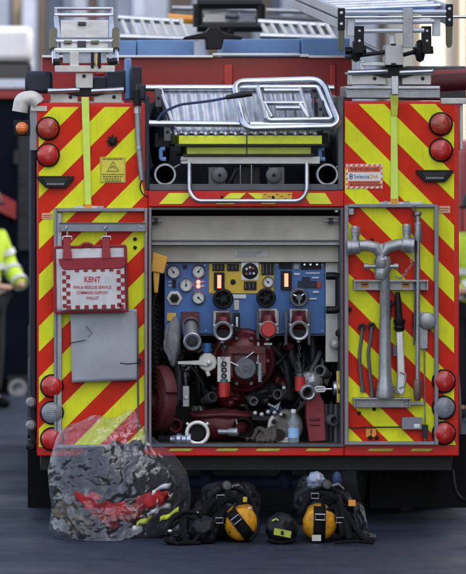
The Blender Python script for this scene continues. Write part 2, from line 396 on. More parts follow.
# theft deterrent sign, right
m_so = M('sign_orange', (.72,.10,.03), .45, 0, .1); m_sw = M('sign_white', (.72,.72,.70), .45, 0, .06); m_sb = M('sign_blue', (.02,.06,.30), .5)
mb = sticker(346, 164, 382.5, 188.5, m_sw)
mb.pb(348, 166.3, 380.5, 172, -.0092, .001, m_so); mb.pb(348, 180.8, 380.5, 186.4, -.0092, .001, m_so)
for i in range(7):
    x = 346.6+i*5.2
    for y0 in (164.2, 186.6): mb.prism([(x+1.6,y0),(x+4,y0),(x+2.6,y0+1.8),(x+.2,y0+1.8)], -.0092, .001, m_so)
for i in range(4):
    y0 = 166.5+i*5.4
    for x in (346.1, 380.8): mb.prism([(x,y0+1),(x+1.6,y0),(x+1.6,y0+2.4),(x,y0+3.4)], -.0092, .001, m_so)
sg = mb.build('warning_sign', FE)
mb = MB(); mb.text('THIEVES BEWARE', 364.2, 169.2, 3, -.0104, m_ink, w=29, bold=.01)
mb.text('Selecta', 361.5, 176.4, 4, -.0104, m_sb, w=15); mb.text('DNA', 373.5, 176.4, 4, -.0104, M('logo_orange',(.75,.30,.03),.5), w=9)
mb.torus(P(351,175.4,-.0104), (0,1,0), .0075, .002, m_sb, 14, 5); mb.torus(P(351,177.6,-.0104), (0,1,0), .0075, .002, m_sb, 14, 5)
for yy in (182.2, 184.4):
    x = 350
    while x < 378: w = random.uniform(1, 3); mb.pb(x, yy, x+w, yy+1, -.0104, .001, m_ink); x += w+.8
mb.build('lettering', sg)
# vertical lime straps + catches
mb = MB(); mb.prism([(81.5,97),(89,97),(91.5,207),(85,207)], -.022, .014, M('pale_lime_strap', (.62,.80,.12), .5, 0, .08, 10, dirt=.15)); o = mb.build('locking_bar', FE, bev=.002)
mb = MB(); mb.pb(84.5,204,92,209,-.026,.02,m_orange); mb.pb(74,206,103,208.6,-.02,.015,m_alu); mb.pb(97,206,104,211,-.028,.02,m_alud); mb.build('latch', o, bev=.001)
mb = MB(); mb.prism([(391,116),(397,116),(398.5,204),(390.5,204)], -.022, .014, MATS['pale_lime_strap']); mb.prism([(390.5,95),(398.5,95),(397.5,116),(391,116)], -.024, .016, m_limed); o = mb.build('locking_bar', FE, bev=.002)
mb = MB(); mb.pb(391,198.5,397.5,204,-.026,.02,m_orange); mb.pb(380,202,423,204,-.02,.015,m_alu); mb.pb(383,201,388,206,-.028,.02,m_alud); mb.pb(404,201,410,206,-.028,.02,m_alud); mb.build('latch', o, bev=.001)
# dark knob on left panel and rivets
mb = MB(); c = P(112.5,141,-.004); mb.lathe([(0,0),(0,.026),(.015,.026),(.022,.02),(.03,.012),(.03,0)], c, (0,-1,0), m_black, 10)
for a in range(8): mb.tube([c+Vector((math.cos(a*PI/4)*.02,-.01,math.sin(a*PI/4)*.02)), c+Vector((math.cos(a*PI/4)*.034,-.012,math.sin(a*PI/4)*.034))], .005, m_dark, 6)
mb.build('socket_cap', FE)
for x, y in ((135,239),(135,247.5),(372,240),(359,413),(374,409)):
    mb = MB(); mb.lathe([(0,0),(0,.011),(.01,.010),(.014,0)], P(x,y,-.004), (0,-1,0), m_black, 12); mb.build('bolt', FE)
for x in (222, 273): 
    mb = MB(); mb.lathe([(0,0),(0,.008),(.008,.008),(.01,0)], P(x,197,-.004), (0,-1,0), m_black, 12); mb.build('bolt', FE)

# equipment frames on the two lockers
mb = MB()
mb.pb(54, 208, 57, 448, -.045, .04, m_grey); mb.pb(57, 213, 62, 447, -.035, .03, m_alud); mb.pb(144.6, 208, 147.4, 448, -.045, .04, m_grey)
mb.pb(57, 208, 144.6, 211.5, -.045, .04, m_grey); mb.pb(57, 445, 144.6, 448, -.045, .04, m_grey)
mb.build('equipment_frame', FE, bev=.003)
mb = MB(); mb.pb(59.5, 222.5, 145.5, 231.5, -.062, .03, m_grey); mb.pb(59.5, 222.5, 145.5, 224, -.066, .004, m_dgrey)
for x in (66, 107, 141): mb.lathe([(0,0),(0,.006),(.004,.005),(.005,0)], P(x,227,-.062), (0,-1,0), m_alu, 10)
mb.build('hanging_rail', FE, bev=.003)
mb = MB()
mb.pb(344.8, 205, 348.4, 445, -.045, .04, m_grey); mb.pb(434.5, 205, 438.5, 445, -.045, .04, m_grey)
mb.pb(348.4, 204, 434.5, 207.4, -.045, .04, m_grey); mb.pb(348.4, 441.6, 434.5, 445, -.045, .04, m_grey); mb.pb(348.4,208,354,215,-.03,.02,m_alud)
mb.build('equipment_frame', FE, bev=.003)
# brackets on right frame
def bracket(x0,y0,x1,y1,labels):
    mb = MB(); mb.pb(x0, y0, x1, y0+1.6, -.10, .10, m_cast); mb.pb(x0+2, y1-1.2, x1-2, y1, -.05, .05, m_cast); mb.pb(x0+1, y0+1.4, x1-1, y1-.8, -.03, .022, m_cast); mb.pb(x0+.5,y0+1.2,x0+2,y1,-.07,.06,m_cast); mb.pb(x1-2,y0+1.2,x1-.5,y1,-.07,.06,m_cast)
    for lx in labels: mb.pb(lx, y0+2.4, lx+7.5, y1-2.2, -.034, .003, m_orange); mb.pb(lx+1, y0+4, lx+6.5, y0+5.2, -.035, .001, m_ink)
    return mb.build('tool_bracket', FE, bev=.002)
bracket(353.5, 280, 428.5, 290, (361, 402)); bracket(353.5, 398, 411, 407.5, ())
mb = MB(); mb.pb(404,402,424,405,-.04,.03,m_cast); mb.pb(402,417.5,422,429.5,-.05,.042,m_grey); mb.pb(414,424,420,428,-.053,.004,m_white); mb.build('catch_box', FE, bev=.003)
mb = MB(); mb.tube(PP([(346,428),(356,427.6),(370,427.2),(402,427)], -.02), .004, m_dark, 8); mb.build('release_rod', FE)
mb = MB(); mb.pb(366,428.5,376,437,-.012,.004,m_orange); mb.pb(370.4,430,371.8,434,-.0135,.002,m_ink); mb.pb(370.4,434.8,371.8,436,-.0135,.002,m_ink); mb.build('warning_sticker', FE)
mb = MB(); mb.tube(PP([(424,318),(424.5,360),(425,441)], -.03), .004, m_alud, 8); mb.pb(422.5,425,428,438,-.045,.03,m_dark); mb.tube(PP([(421,442),(430,441)],-.035),.005,m_dark,8); mb.build('locking_rod', FE)
mb = MB(); mb.pb(418.5,312,428,349,-.035,.03,m_cast); mb.lathe([(0,0),(0,.05),(.02,.05),(.025,.04),(.025,0)], P(427,321,-.03),(0,-1,0),m_cast); mb.pb(413,313,418.5,330,-.05,.04,m_dark); mb.build('tool_clamp', FE, bev=.004)
for x, y in ((370,437.5),(376.5,437.5),(345.5+4,309)):
    mb = MB(); mb.lathe([(0,0),(0,.012),(.02,.012),(.026,.006),(.026,0)], P(x,y,-.01), (0,-1,0), m_black, 12); mb.build('bolt', FE)

# pump bay -----------------------------------------------------------
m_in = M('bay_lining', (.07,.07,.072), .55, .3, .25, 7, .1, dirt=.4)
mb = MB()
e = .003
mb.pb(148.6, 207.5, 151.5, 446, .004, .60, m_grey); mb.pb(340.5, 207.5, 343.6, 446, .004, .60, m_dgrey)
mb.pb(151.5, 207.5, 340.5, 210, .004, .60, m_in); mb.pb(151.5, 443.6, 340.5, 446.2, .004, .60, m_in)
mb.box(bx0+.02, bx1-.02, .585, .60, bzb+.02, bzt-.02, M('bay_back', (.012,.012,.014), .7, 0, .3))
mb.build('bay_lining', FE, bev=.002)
mb = MB()
mb.pb(151.8, 216, 340, 240, .14, .02, m_beige); mb.pb(151.8, 240.2, 340, 241.6, .10, .05, m_dgrey); mb.pb(151.8, 241.8, 340, 245, .12, .02, m_alud); mb.pb(151.8, 245.4, 340, 262, .2, .02, m_beige)
mb.pb(234, 250, 268, 257, .196, .004, M('faint_label', (.5,.49,.46), .5)); 
for i in range(5): mb.pb(237, 251+i*1.2, 264-i*2, 251.5+i*1.2, .1945, .001, m_grey)
mb.build('shutter_housing', FE, bev=.003)
for x in (156, 331):
    mb = MB(); mb.tube(PP([(x-6,221),(x+6,221)], .09), .008, m_alud, 8); mb.tube(PP([(x-6,221),(x-6,217)], .09), .006, m_alud, 8); mb.pb(x-2,218,x+2,224,.08,.06,m_dark); mb.build('shutter_catch', FE)
mb = MB(); mb.tube(PP([(337,212),(337,209)], .05), .02, m_alu, 12); mb.build('bay_light', FE)
mb = MB(); mb.pb(164.5, 262.5, 325, 334, .26, .02, m_blue); mb.pb(165,334.2,325,336,.27,.02,m_dgrey)
pan = mb.build('pump_panel', FE, bev=.003)
mb = MB(); mb.pb(209, 263.3, 274, 293.5, .252, .008, m_yel); mb.build('control_plate', pan, bev=.002)
mb = MB(); mb.pb(325.5, 262.5, 340.2, 362, .25, .02, m_plate); mb.build('side_plate', FE, bev=.002)
def gauge(x, y, r, Y=.252, dark=False, parent=pan, ang=.8):
    mb = MB(); R = r*K(Y); c = P(x, y, Y)
    mb.lathe([(0,0),(0,R),(.02,R),(.024,R*.9),(.014,R*.84),(.014,0)], c, (0,-1,0), m_alu, 32, ms=[m_alu,m_alu,m_alu,m_dark,m_black if dark else m_face])
    f = c+Vector((0,-.016,0))
    for k in range(11):
        a = math.radians(225-27*k); d = Vector((math.cos(a),0,math.sin(a))); mb.tube([f+d*R*.62, f+d*R*.78], .0012, m_face if dark else m_ink, 4)
    d = Vector((math.cos(ang),0,math.sin(ang))); mb.tube([f-d*R*.2+Vector((0,-.001,0)), f+d*R*.65+Vector((0,-.001,0))], [.003,.0015], m_capred if dark else m_ink, 5)
    mb.lathe([(0,.006),(.004,.006),(.005,0)], f, (0,-1,0), m_black, 10)
    return mb.build('gauge', parent)
gauge(173.5,272,6.8,ang=2.2); gauge(198.3,271.5,6.8,ang=.9); gauge(186,285,7,ang=1.57); gauge(198.3,297.6,6.8,ang=-.8); gauge(268,282,5.8,ang=2.4,Y=.244)
mb = MB(); mb.pb(241.5,262.5,258.5,280,.246,.006,m_alu); mb.lathe([(0,0),(0,.046),(.012,.046),(.014,.04),(.014,0)], P(250,271,.244), (0,-1,0), m_black, 28)
for dx,dy,mm in ((-3.4,-2,m_face),(3,-2.6,m_capred),(0,2.5,m_bluel),(3.8,2.4,m_face),(-3.6,2.8,m_capred),(0,-3.6,m_face)): mb.lathe([(0,0),(0,.008),(.006,.007),(.007,0)], P(250+dx,271+dy,.23), (0,-1,0), mm, 10)
mb.build('rotary_selector', pan)
for (x0,y0,x1,y1) in ((212.5,264,224.5,271),(227,264,239,271),(261.5,262,273.5,275),(244,281.5,256.5,290),(208.5,292,208.9,292.3)):
    mb = MB(); mb.pb(x0,y0,x1,y1,.242,.01,m_black)
    n = max(1,int((x1-x0)/3.2))
    for i in range(n): mb.pb(x0+1+i*(x1-x0-1)/n, y0+1.2, x0+2.2+i*(x1-x0-1)/n, y1-1.4, .239, .003, m_dgrey)
    if x1-x0 > 1: mb.build('switch_block', pan, bev=.001)
    else: mb.bm.free()
for x, y, y1 in ((214,272.5,292),(281,271,292)):
    mb = MB(); mb.pb(x,y,x+10.5,y1-2,.236,.018,m_black); o = mb.build('level_display', pan, bev=.002)
    mb = MB()
    for i in range(7): mb.pb(x+3.4, y+2.6+i*1.9, x+7.2, y+4.2+i*1.9, .233, .003, m_led)
    mb.build('lit_bar', o)
mb = MB(); mb.lathe([(0,0),(0,.016),(.01,.014),(.013,0)], P(233,282,.25), (0,-1,0), m_black, 14); mb.build('knob', pan)
for x0,y0,x1,y1,mm in ((279,262.5,292,269,m_black),(294,264,299,269,m_beige),(301,263,321,269.5,m_black),(298,281,317,288,m_navy),(317,281.5,321,288,m_capred),(302,277,310,281,m_navy),(294,273,300,275,m_face),(306,272.5,320,273.8,m_face),(312,277,319,278.4,m_face),(313,291,319,293,m_face),(309,298,317,299.6,m_face),(172.5,280,176,288,m_black),(168.4,281,171.5,282.2,m_face),(168.4,285,171.5,286.2,m_face),(201.5,281,204.5,282,m_face),(201.5,285.6,204.5,286.6,m_face),(232,294.5,246,298.5,m_face),(234,300,239,310,m_plate),(167,313,176,321,m_yel),(183,265,187,269,m_navy),(199,276,202,277,m_face)):
    mb = MB(); mb.pb(x0,y0,x1,y1,.25,.01,mm); mb.build('control_label' if mm in (m_face,m_beige,m_plate,m_yel) else 'control_module', pan, bev=.001)
for x in (304.5,310.5,317):
    mb = MB(); mb.tube([P(x,266,.25), P(x,264.5,.21)], .006, m_alu, 8); mb.build('toggle_switch', pan)
for y in (282,286.3):
    mb = MB(); mb.lathe([(0,0),(0,.012),(.012,.011),(.018,0)], P(198.4,y,.252), (0,-1,0), m_led, 12); mb.build('indicator_light', pan)
mb = MB(); mb.lathe([(0,0),(0,.045),(.008,.045),(.01,.03),(.03,.026),(.032,.012),(.02,.01),(.02,0)], P(174.4,298,.252), (0,-1,0), m_plate, 6, ms=[m_plate]*4+[m_black]*3); mb.build('priming_valve', pan)
for x, y in ((167,265),(205,265),(167,331),(206,331),(212,291),(271,291),(277,265),(322,265),(322,331),(211,265),(240,331),(284,331)):
    mb = MB(); mb.lathe([(0,0),(0,.005),(.003,.004),(.004,0)], P(x,y,.25), (0,-1,0), m_alu, 8); mb.build('screw', pan)
def handwheel(x, y, r, m1, m2, Y=.12, sp=5):
    mb = MB(); c = P(x,y,Y); R = r*K(Y)
    mb.torus(c, (0,1,0), R*.85, R*.2, m1, 32, 10); mb.lathe([(-.03,0),(-.03,R*.3),(.01,R*.35),(.14,R*.2),(.14,0)], c, (0,1,0), m1, 16)
    for k in range(sp):
        a = 2*PI*k/sp+.6; d = Vector((math.cos(a),0,math.sin(a))); mb.tube([c, c+d*R*.85], [R*.13,R*.1], m2, 8)
    mb.lathe([(0,R*.98),(.03,R*.98),(.03,0)], c+Vector((0,.02,0)), (0,1,0), m_black, 24)
    return mb.build('handwheel', FE)
handwheel(223,299,10,m_black,m_black); handwheel(266,298,9.5,m_black,m_black); handwheel(299,297.5,9.5,m_dgrey,m_chrome,sp=3)
def outlet(x, y0, y1, r, capped=False, cm=m_cast):
    mb = MB()
    mb.pb(x-9, y0, x+9, y0+13, .18, .08, m_plate); mb.pb(x-7, y0+1.5, x+7, y0+12, .16, .03, m_cred)
    mb.tube([P(x,y0+8,.2), P(x,y0+11,.14), P(x,(y0+y1)/2+2,.09), P(x,y1,.06)], [.042,.044,.044,.042], m_cred, 20)
    c = P(x,y1,.03); R = r*PX
    o = mb.build('pump_outlet', FE, bev=.002)
    mb = MB()
    mb.lathe([(.10,R*.95),(.02,R*1.02),(.0,R*1.08),(-.03,R*1.08),(-.035,R*.98),(-.03,R*.76),(.02,R*.70),(.02,0)], c, (0,1,0), cm, 28, ms=[m_dgrey,m_dgrey,cm,cm,cm,m_dgrey,m_black])
    for k in range(3):
        a = k*2*PI/3+.5; d = Vector((math.cos(a),0,math.sin(a))); mb.tube([c+d*R*.95, c+d*R*1.3], .012, cm, 8)
    if capped: mb.lathe([(-.055,0),(-.055,R*.8),(-.045,R*.92),(.0,R*.92)], c, (0,1,0), m_capred, 28)
    mb.build('coupling', o)
    return o
outlet(223,311,331,9.2); outlet(268,309,329.5,8.2,True); outlet(299,309,330.5,9.2)
# left outlet
mb = MB(); mb.pb(181.5,312,199.5,330,.22,.04,m_cred); mb.lathe([(0,.05),(-.06,.05),(-.07,.043),(-.12,.043)], P(190.5,325,.2), (0,1,0), m_alud, 24); mb.tube([P(190.5,325,.14),P(191,333,.07),P(192,341,.03)], [.05,.044,.046], m_alud, 24); o = mb.build('pump_outlet', FE)
mb = MB(); c = P(192.3,341.5,.0); mb.lathe([(.03,.046),(-.005,.052),(-.03,.052),(-.035,.046),(-.02,.034),(.05,.03),(.05,0)], c, (0,1,0), m_alu, 28, ms=[m_cast,m_alud,m_alu,m_alu,m_alud,m_black]); mb.build('coupling', o)
# valve surround hardware
mb = MB()
for x in (231,258,286,309): mb.pb(x-1.6,311,x+1.6,345 if x != 258 else 372,.17,.03,m_dgrey); mb.build('valve_bracket', FE, bev=.003); mb = MB()
mb.pb(234,313,240,332,.12,.05,m_black); mb.pb(236,317,238,327,.115,.01,m_face); mb.pb(213,311,216,336,.2,.03,m_alud); mb.pb(276,311,279,334,.2,.03,m_alud); mb.pb(257,342,260,376,.12,.02,m_alud)
mb.build('valve_bracket', FE, bev=.003)
# chained caps
for x, y0, y1 in ((268,341,352),(299,342,382),(223,342,388)):
    mb = MB(); n = 9 if y1 > 360 else 4
    for i in range(n): mb.torus(P(x+math.sin(i)*.4, y0+(y1-y0-6)*i/n+2, .05), (0,1,0) if i % 2 else (1,0,0), .009, .0022, m_dgrey, 10, 5)
    if y1 > 360: mb.lathe([(-.05,0),(-.05,.03),(.03,.03),(.03,0)], P(x+1,y1,.05), (0,0,1), m_capred, 18); mb.lathe([(.031,.022),(.05,.02),(.05,0)], P(x+1,y1,.05), (0,0,1), m_dgrey, 14)
    else: mb.pb(x-4,y1-9,x+4,y1-7,.04,.01,m_alud)
    mb.build('chained_cap', FE)
# right black loop handles
mb = MB(); mb.tube(rnd(PP([(326,276),(339,276),(339,310),(326,310)], .14), .03), .022, m_black, 12); mb.build('grab_loop', FE)
mb = MB(); mb.lathe([(0,0),(0,.024),(.03,.026),(.05,.02),(.055,0)], P(339.5,333,.1), (0,-1,0), m_black, 16); mb.tube(PP([(339.5,334),(340,360),(339,372)],.1),.008,m_dark,8); mb.build('shutter_knob', FE)
# pump casting
mb = MB(); c = P(243,360,.25)
mb.lathe([(-.12,0),(-.12,.10),(-.10,.13),(-.06,.16),(0,.17),(.2,.18),(.3,.1)], c, (0,1,0), m_cred, 40)
mb.torus(c+Vector((0,-.02,0)), (0,1,0), .155, .03, m_cred, 40, 12)
for k in range(10):
    a = k*PI/5; d = Vector((math.cos(a),0,math.sin(a)*1)); mb.lathe([(0,0),(0,.012),(.02,.012),(.02,0)], c+d*.135+Vector((0,-.10,0)), (0,-1,0), m_dgrey, 6)
mb.pb(227,348,233,378,.10,.1,m_cred); mb.pb(259,346,266,374,.10,.1,m_cred); mb.pb(228,346,266,354,.09,.1,m_cred)
mb.tube([P(243,352,.2),P(243,342,.2),P(243,334,.25)], [.06,.045,.05], m_cred, 18)
mb.blob(P(228,395,.35), (.10,.1,.07), m_cred, .2, 3); mb.blob(P(262,392,.38), (.12,.1,.08), m_dark, .2, 3)
pump = mb.build('pump_casing', FE, bev=.003)
mb = MB(); mb.lathe([(0,0),(0,.066),(-.02,.066),(-.026,.058),(-.026,.012),(-.04,.01),(-.04,0)], P(245,368,.12), (0,1,0), M('worn_disc_cover',(.10,.11,.13),.35,.7,.3,20,.1,dirt=.3), 32)
mb.tube(PP([(256,363),(260,364),(260,382)],.10), .012, m_alud, 8); mb.tube(PP([(246,358),(254,352)],.09), .006, m_alu, 8); mb.tube(PP([(230,362),(238,366)],.09), .006, m_alu, 8); mb.build('suction_cap', pump)
# clutter of cables and small pipes that fills the dark of the bay
random.seed(5)
for k in range(34):
    x0 = random.uniform(165,325); y0 = random.uniform(338,352); x1 = x0+random.uniform(-40,40); y1 = random.uniform(375,425); x1 = min(max(x1,160),330)
    mb = MB(); yy = random.uniform(.3,.48); mb.tube(rnd([P(x0,y0,.5),P(x0,y0+8,yy),P((x0+x1)/2+random.uniform(-12,12),(y0+y1)/2,yy-.04),P(x1,y1-8,yy),P(x1,y1,.52)],.08), random.uniform(.006,.02), random.choice((m_dark,m_rub,m_dark,m_rub,m_dgrey)), 10); mb.build('bay_cable', FE)
for k in range(26):
    x0 = random.uniform(165,325); y0 = random.uniform(345,425); mb = MB(); c = P(x0,y0,random.uniform(.3,.45)); r = random.uniform(.012,.035)
    mb.lathe([(0,0),(0,r),(.03,r),(.035,r*.7),(.07,r*.7),(.07,0)], c, (random.uniform(-1,1),-1,random.uniform(-.6,.6)), random.choice((m_cast,m_dgrey,m_dark,m_cred,m_alud)), random.choice((6,14,18))); mb.build('pipe_fitting', FE, bev=.002)
mb = MB(); mb.lathe([(0,0),(0,.055),(-.03,.055),(-.04,.048),(-.04,.018),(-.06,.016),(-.06,0)], P(207.5,362,.10), (0,1,0), m_plate, 10)
mb.prism([(178,361.5),(201,360.5),(206,358),(212,362),(207,366),(200,365),(178,364.2)], .03, .025, m_plate); mb.lathe([(0,0),(0,.014),(.01,.014),(.012,0)], P(209,362.5,.03),(0,-1,0), m_alu, 12)
mb.tube(PP([(207,371),(209,376)],.06),.012,m_plate,8); mb.lathe([(0,.025),(.05,.025),(.05,0)], P(207,352,.1),(0,0,1), m_blue, 16); mb.build('lever_valve', FE, bev=.002)
mb = MB(); mb.pb(217.5,357,230.5,382,.06,.05,m_plate); 
for i in range(3): mb.torus(P(224,364+i*6,.055),(0,1,0),.012,.005,m_dark,14,6)
mb.pb(219,384,230,393,.06,.06,m_capred); mb.build('drain_valve', FE, bev=.004)
# dark pipework in the depth of the bay
mb = MB()
for pts, r, mm in (([(160,350),(200,352),(215,345)],.03,m_dark),([(170,335),(180,370),(178,400)],.028,m_dgrey),([(200,375),(205,400),(240,405)],.03,m_dark),([(270,345),(285,360),(290,400)],.035,m_dark),([(285,340),(300,372),(318,380)],.03,m_dgrey),([(312,336),(314,360),(306,395)],.028,m_dark),([(236,398),(244,420),(262,428)],.014,m_rub),([(240,385),(240,410),(236,436)],.02,m_rub),([(205,345),(232,372),(236,400)],.016,m_rub),([(160,372),(163,400),(162,438)],.018,m_dark)):
    mb.tube(rnd(PP(pts,.42), .08), r, mm, 12)
mb.pb(265,372,330,378,.46,.04,m_dark); mb.pb(160,380,200,384,.48,.04,m_dark); mb.pb(236,396,262,406,.4,.03,m_beige); mb.pb(170,378,178,405,.46,.03,m_beige); mb.pb(300,372,332,408,.48,.03,m_plate)
mb.build('pipework', FE)
mb = MB()
for x, r in ((331,.018),(336,.014),(340,.012),(326,.013)): mb.tube(PP([(x,404),(x,443)], .25 if x < 335 else .15), r, m_dgrey, 12)
mb.build('drain_pipe', FE)
mb = MB()   # brass valve at the right edge
for i,(a,r) in enumerate(((0,.04),(1,.05),(2,.04))): mb.lathe([(0,0),(0,r),(.025,r),(.025,0)], P(333+i*4,388,.12), (1,0,0), m_brass if i else m_alu, 20)
mb.pb(336.5,371,341,403,.08,.05,m_brass); mb.build('brass_valve', FE, bev=.003)
# hand lamp / grey dish
mb = MB(); mb.blob(P(312,392,.42),(.06,.06,.09),m_plate,.15,3); mb.blob(P(335,344,.2),(.03,.03,.03),m_plate,.1,3); mb.build('filter_bowl', FE)

# roof works ---------------------------------------------------------
mb = MB(); mb.pb(42, 57, 352, 105, 1.5, 1.2, m_dred)
for x0,x1 in ((224,233),(330,336)): mb.pb(x0, 64, x1, 104, 1.485, .014, m_capred)
mb.pb(95,58,105,75,1.48,.015,m_capred)
lk = mb.build('roof_locker', FE, bev=.01)
mb = MB(); mb.pb(42,55.2,213,57.6,1.46,.06,m_white); mb.pb(213,53.2,300,55.6,1.46,.06,m_white); mb.pb(300,54,309,57,1.46,.06,m_white); mb.pb(309,55.4,352,57.8,1.46,.06,m_white); mb.build('trim_rail', lk, bev=.003)
mb = MB(); mb.pb(112,40.5,136.4,57,2.8,.8,m_bluel); mb.pb(137.2,40,194,57,2.8,.8,m_bluel); mb.pb(223,39,300,57,2.8,.8,m_bluel); mb.pb(301,38,350,57,2.8,.8,m_bluel); mb.build('blue_deck_locker', FE, bev=.006)
mb = MB(); mb.pb(25,71,53,93,.25,.4,m_navy); mb.build('rear_step_cover', FE, bev=.02)
mb = MB(); mb.pb(86,76,107,93,.9,.3,m_navy); mb.pb(106,70,126,93,.9,.3,m_navy); mb.pb(125,58,131.5,100,.9,.2,m_bluel); mb.pb(131,66,142,100,.8,.2,m_navy); mb.build('roof_cover', FE, bev=.012)
mb = MB(); mb.pb(137,84,146,100,.1,.2,m_navy); mb.build('antenna_base', FE, bev=.01)
mb = MB()  # black beacon mount
mb.prism([(184,37),(206,32),(210,27),(219,27),(222,32),(243,37),(243,39),(224,38.5),(222,49),(207,49),(206,38.5),(184,39)], 2.4, .25, m_black); mb.build('beacon_mount', FE, bev=.01)
# ladder rungs lying on the roof (left pale one and right one)
for x0,x1,ya,yb,n in ((122,180,16,41,7),(262,326,20,40,8)):
    mb = MB()
    for i in range(n): 
        x = x0+(x1-x0)*i/(n-1); mb.tube([P(x,ya+4,4.2), P(x+9,yb,3.9)], .014, m_plate, 8)
    mb.tube([P(x0-4,ya+2,4.2), P(x1+3,ya+6,4.2)], .022, m_alu, 8); mb.tube([P(x0-2,yb-4,3.9), P(x1+6,yb-2,3.9)], .022, m_alu, 8)
    o = mb.build('roof_ladder'); 
    tag(o, 'pale ladder lying on the blue roof lockers, left of the black frame' if x0 < 200 else 'pale short ladder lying on the blue roof lockers, right of the black frame', 'ladder')
mb = MB(); 
for a in (((197,4),(262,4)),((197,27),(262,27)),((198,4),(198,27)),((261,4),(261,27)),((230,27),(230,36))): mb.tube(PP(a,4.6), .035, m_black, 8)
mb.tube(PP([(172,8),(320,12)],5.2), .018, m_alud, 8); mb.tube(PP([(175,14),(315,20)],5.4), .018, m_dgrey, 8); mb.tube(PP([(168,18),(198,20)],4.8),.03,m_orange,8); mb.pb(205,14,225,26,5.2,.3,m_plate); mb.pb(240,10,255,22,5.2,.3,m_grey); mb.pb(150,22,200,40,5.4,.3,m_white); mb.pb(264,26,275,40,5.2,.2,m_plate)
mb.build('roof_rack', FE)

# end housings of ladder gantries
def gantry(xc, x0, x1, yb, name='ladder_gantry'):
    mb = MB()
    for a, b_ in ((x0, xc-8), (xc+8, x1)):
        mb.pb(a, yb-12, b_, yb-1, .02, .3, m_plate); mb.pb(a-2, yb-14, b_+2, yb-11.5, .0, .34, m_alu); mb.lathe([(0,0),(0,.012),(.006,.01),(.008,0)], P((a+b_)/2+6, yb-7, .02), (0,-1,0), m_dark, 10)
        mb.tube([P(a-3,yb-12.8,.0),P(b_+2,yb-14.2,.0)], .016, m_alu, 10)
    mb.pb(xc-9, yb-24, xc+9, yb-8, .1, .2, m_black); mb.prism([(xc-26,yb-12),(xc-8,yb-19),(xc+8,yb-19),(xc+26,yb-12),(xc+10,yb-8),(xc-10,yb-8)], .0, .1, m_black)
    return mb
mb = gantry(86, 51, 122, 104); mb.pb(50,101,124,105,.03,.4,m_alud); mb.pb(76,73,93,88,-.02,.12,m_plate); mb.lathe([(0,0),(0,.012),(.01,.01),(.01,0)],P(84,76,-.02),(0,-1,0),m_dark,8)
mb.pb(55,65.5,115,72,-.04,.1,m_plate); mb.pb(70,52,79,66,-.03,.05,m_plate); mb.pb(91,52,94,68,-.05,.05,m_black); mb.pb(98,52,101,68,-.05,.05,m_black); mb.pb(95,54,97.5,66,-.045,.05,m_brass)
mb.tube(PP([(53,62),(60,62)],0),.02,m_black,10); mb.tube(PP([(108,62),(118,61)],0),.02,m_black,10); mb.lathe([(0,0),(0,.02),(.01,.02),(.01,0)],P(117,61,0),(1,0,0),m_alu,12)
mb.build('ladder_gantry', FE, bev=.003)
mb = gantry(394, 351, 431, 85.5); mb.pb(346,86,440,89,-.02,.5,m_alu); mb.pb(346,88.8,440,98,.0,.5,m_alud); mb.pb(391.5,76,398.5,94.5,-.03,.03,m_alu)
mb.pb(385.5,45,403,65,-.06,.2,M('pale_box',(.50,.50,.48),.5,.1,.1,8,dirt=.25)); mb.pb(389,33,395,45,-.02,.06,m_alu); mb.pb(391,63,396,66,-.065,.05,m_black); mb.pb(391,43.6,396,45.4,-.065,.05,m_black)
mb.pb(362,62,386,66,-.01,.05,m_alu); mb.pb(360,60,365,75,.0,.05,m_alu)
mb.build('ladder_gantry', FE, bev=.003)

# ladder on the left gantry ------------------------------------------
LL = thing('folded_ladder', 'aluminium folded ladder with ribbed tread plate on the left roof gantry', 'ladder', P(84,64,0))
tilt = .5
def Q(x, y): return P(x, y, (64-y)/55*tilt)   # leans away towards its top
for s in (0,1):
    mb = MB(); xa, xb = ((54.5,60.5) if s == 0 else (108,114.5)); xo, xp = ((54,58.5) if s == 0 else (109,113))
    mb.hexa([Q(xo,16)+Vector((0,0,0)),Q(xp,16),Q(xb+1,42),Q(xa+1,42),Q(xo,16)+Vector((0,.06,0)),Q(xp,16)+Vector((0,.06,0)),Q(xb+1,42)+Vector((0,.06,0)),Q(xa+1,42)+Vector((0,.06,0))], M('pale_blue_alu',(.46,.51,.60),.35,.5,.1,10,dirt=.15))
    mb.hexa([Q(xa,38),Q(xa+4,38),Q(xa+5,63),Q(xa+1,63),Q(xa,38)+Vector((0,.08,0)),Q(xa+4,38)+Vector((0,.08,0)),Q(xa+5,63)+Vector((0,.08,0)),Q(xa+1,63)+Vector((0,.08,0))], m_alu)
    x = 53.5 if s == 0 else 116
    mb.tube([Q(x,30),Q(x-.5,44),Q(x,50)], .022, M('olive_rubber',(.10,.09,.05),.6), 10); mb.tube([Q(x,50),Q(x+1,64)], .012, m_chrome, 8)
    mb.build('rail', LL, bev=.002)
for y, r, mm in ((8.5,.010,m_alu),(15,.013,m_chrome),(39.5,.012,m_dgrey),(41.5,.016,m_alu),(50,.014,m_chrome),(52,.012,m_alud)):
    mb = MB(); mb.tube([Q(54.5,y),Q(113,y)], r, mm, 10); mb.build('rung', LL)
mb = MB(); mb.tube([Q(56,15),Q(56,8.5)], .008, m_alu, 8); mb.tube([Q(112,15),Q(112,8.5)], .008, m_alu, 8); mb.build('prop', LL)
mb = MB()
for i in range(9):
    y0 = 20+i*2; mb.hexa([Q(61+.02*i,y0),Q(108,y0),Q(108.4,y0+1.8),Q(60.6,y0+1.8)]+[p+Vector((0,.02,0)) for p in (Q(61,y0),Q(108,y0),Q(108.4,y0+1.8),Q(60.6,y0+1.8))], m_plate)
mb.hexa([Q(61,42.5),Q(108,42.5),Q(108,49),Q(61,49)]+[p+Vector((0,.02,0)) for p in (Q(61,42.5),Q(108,42.5),Q(108,49),Q(61,49))], m_plate)
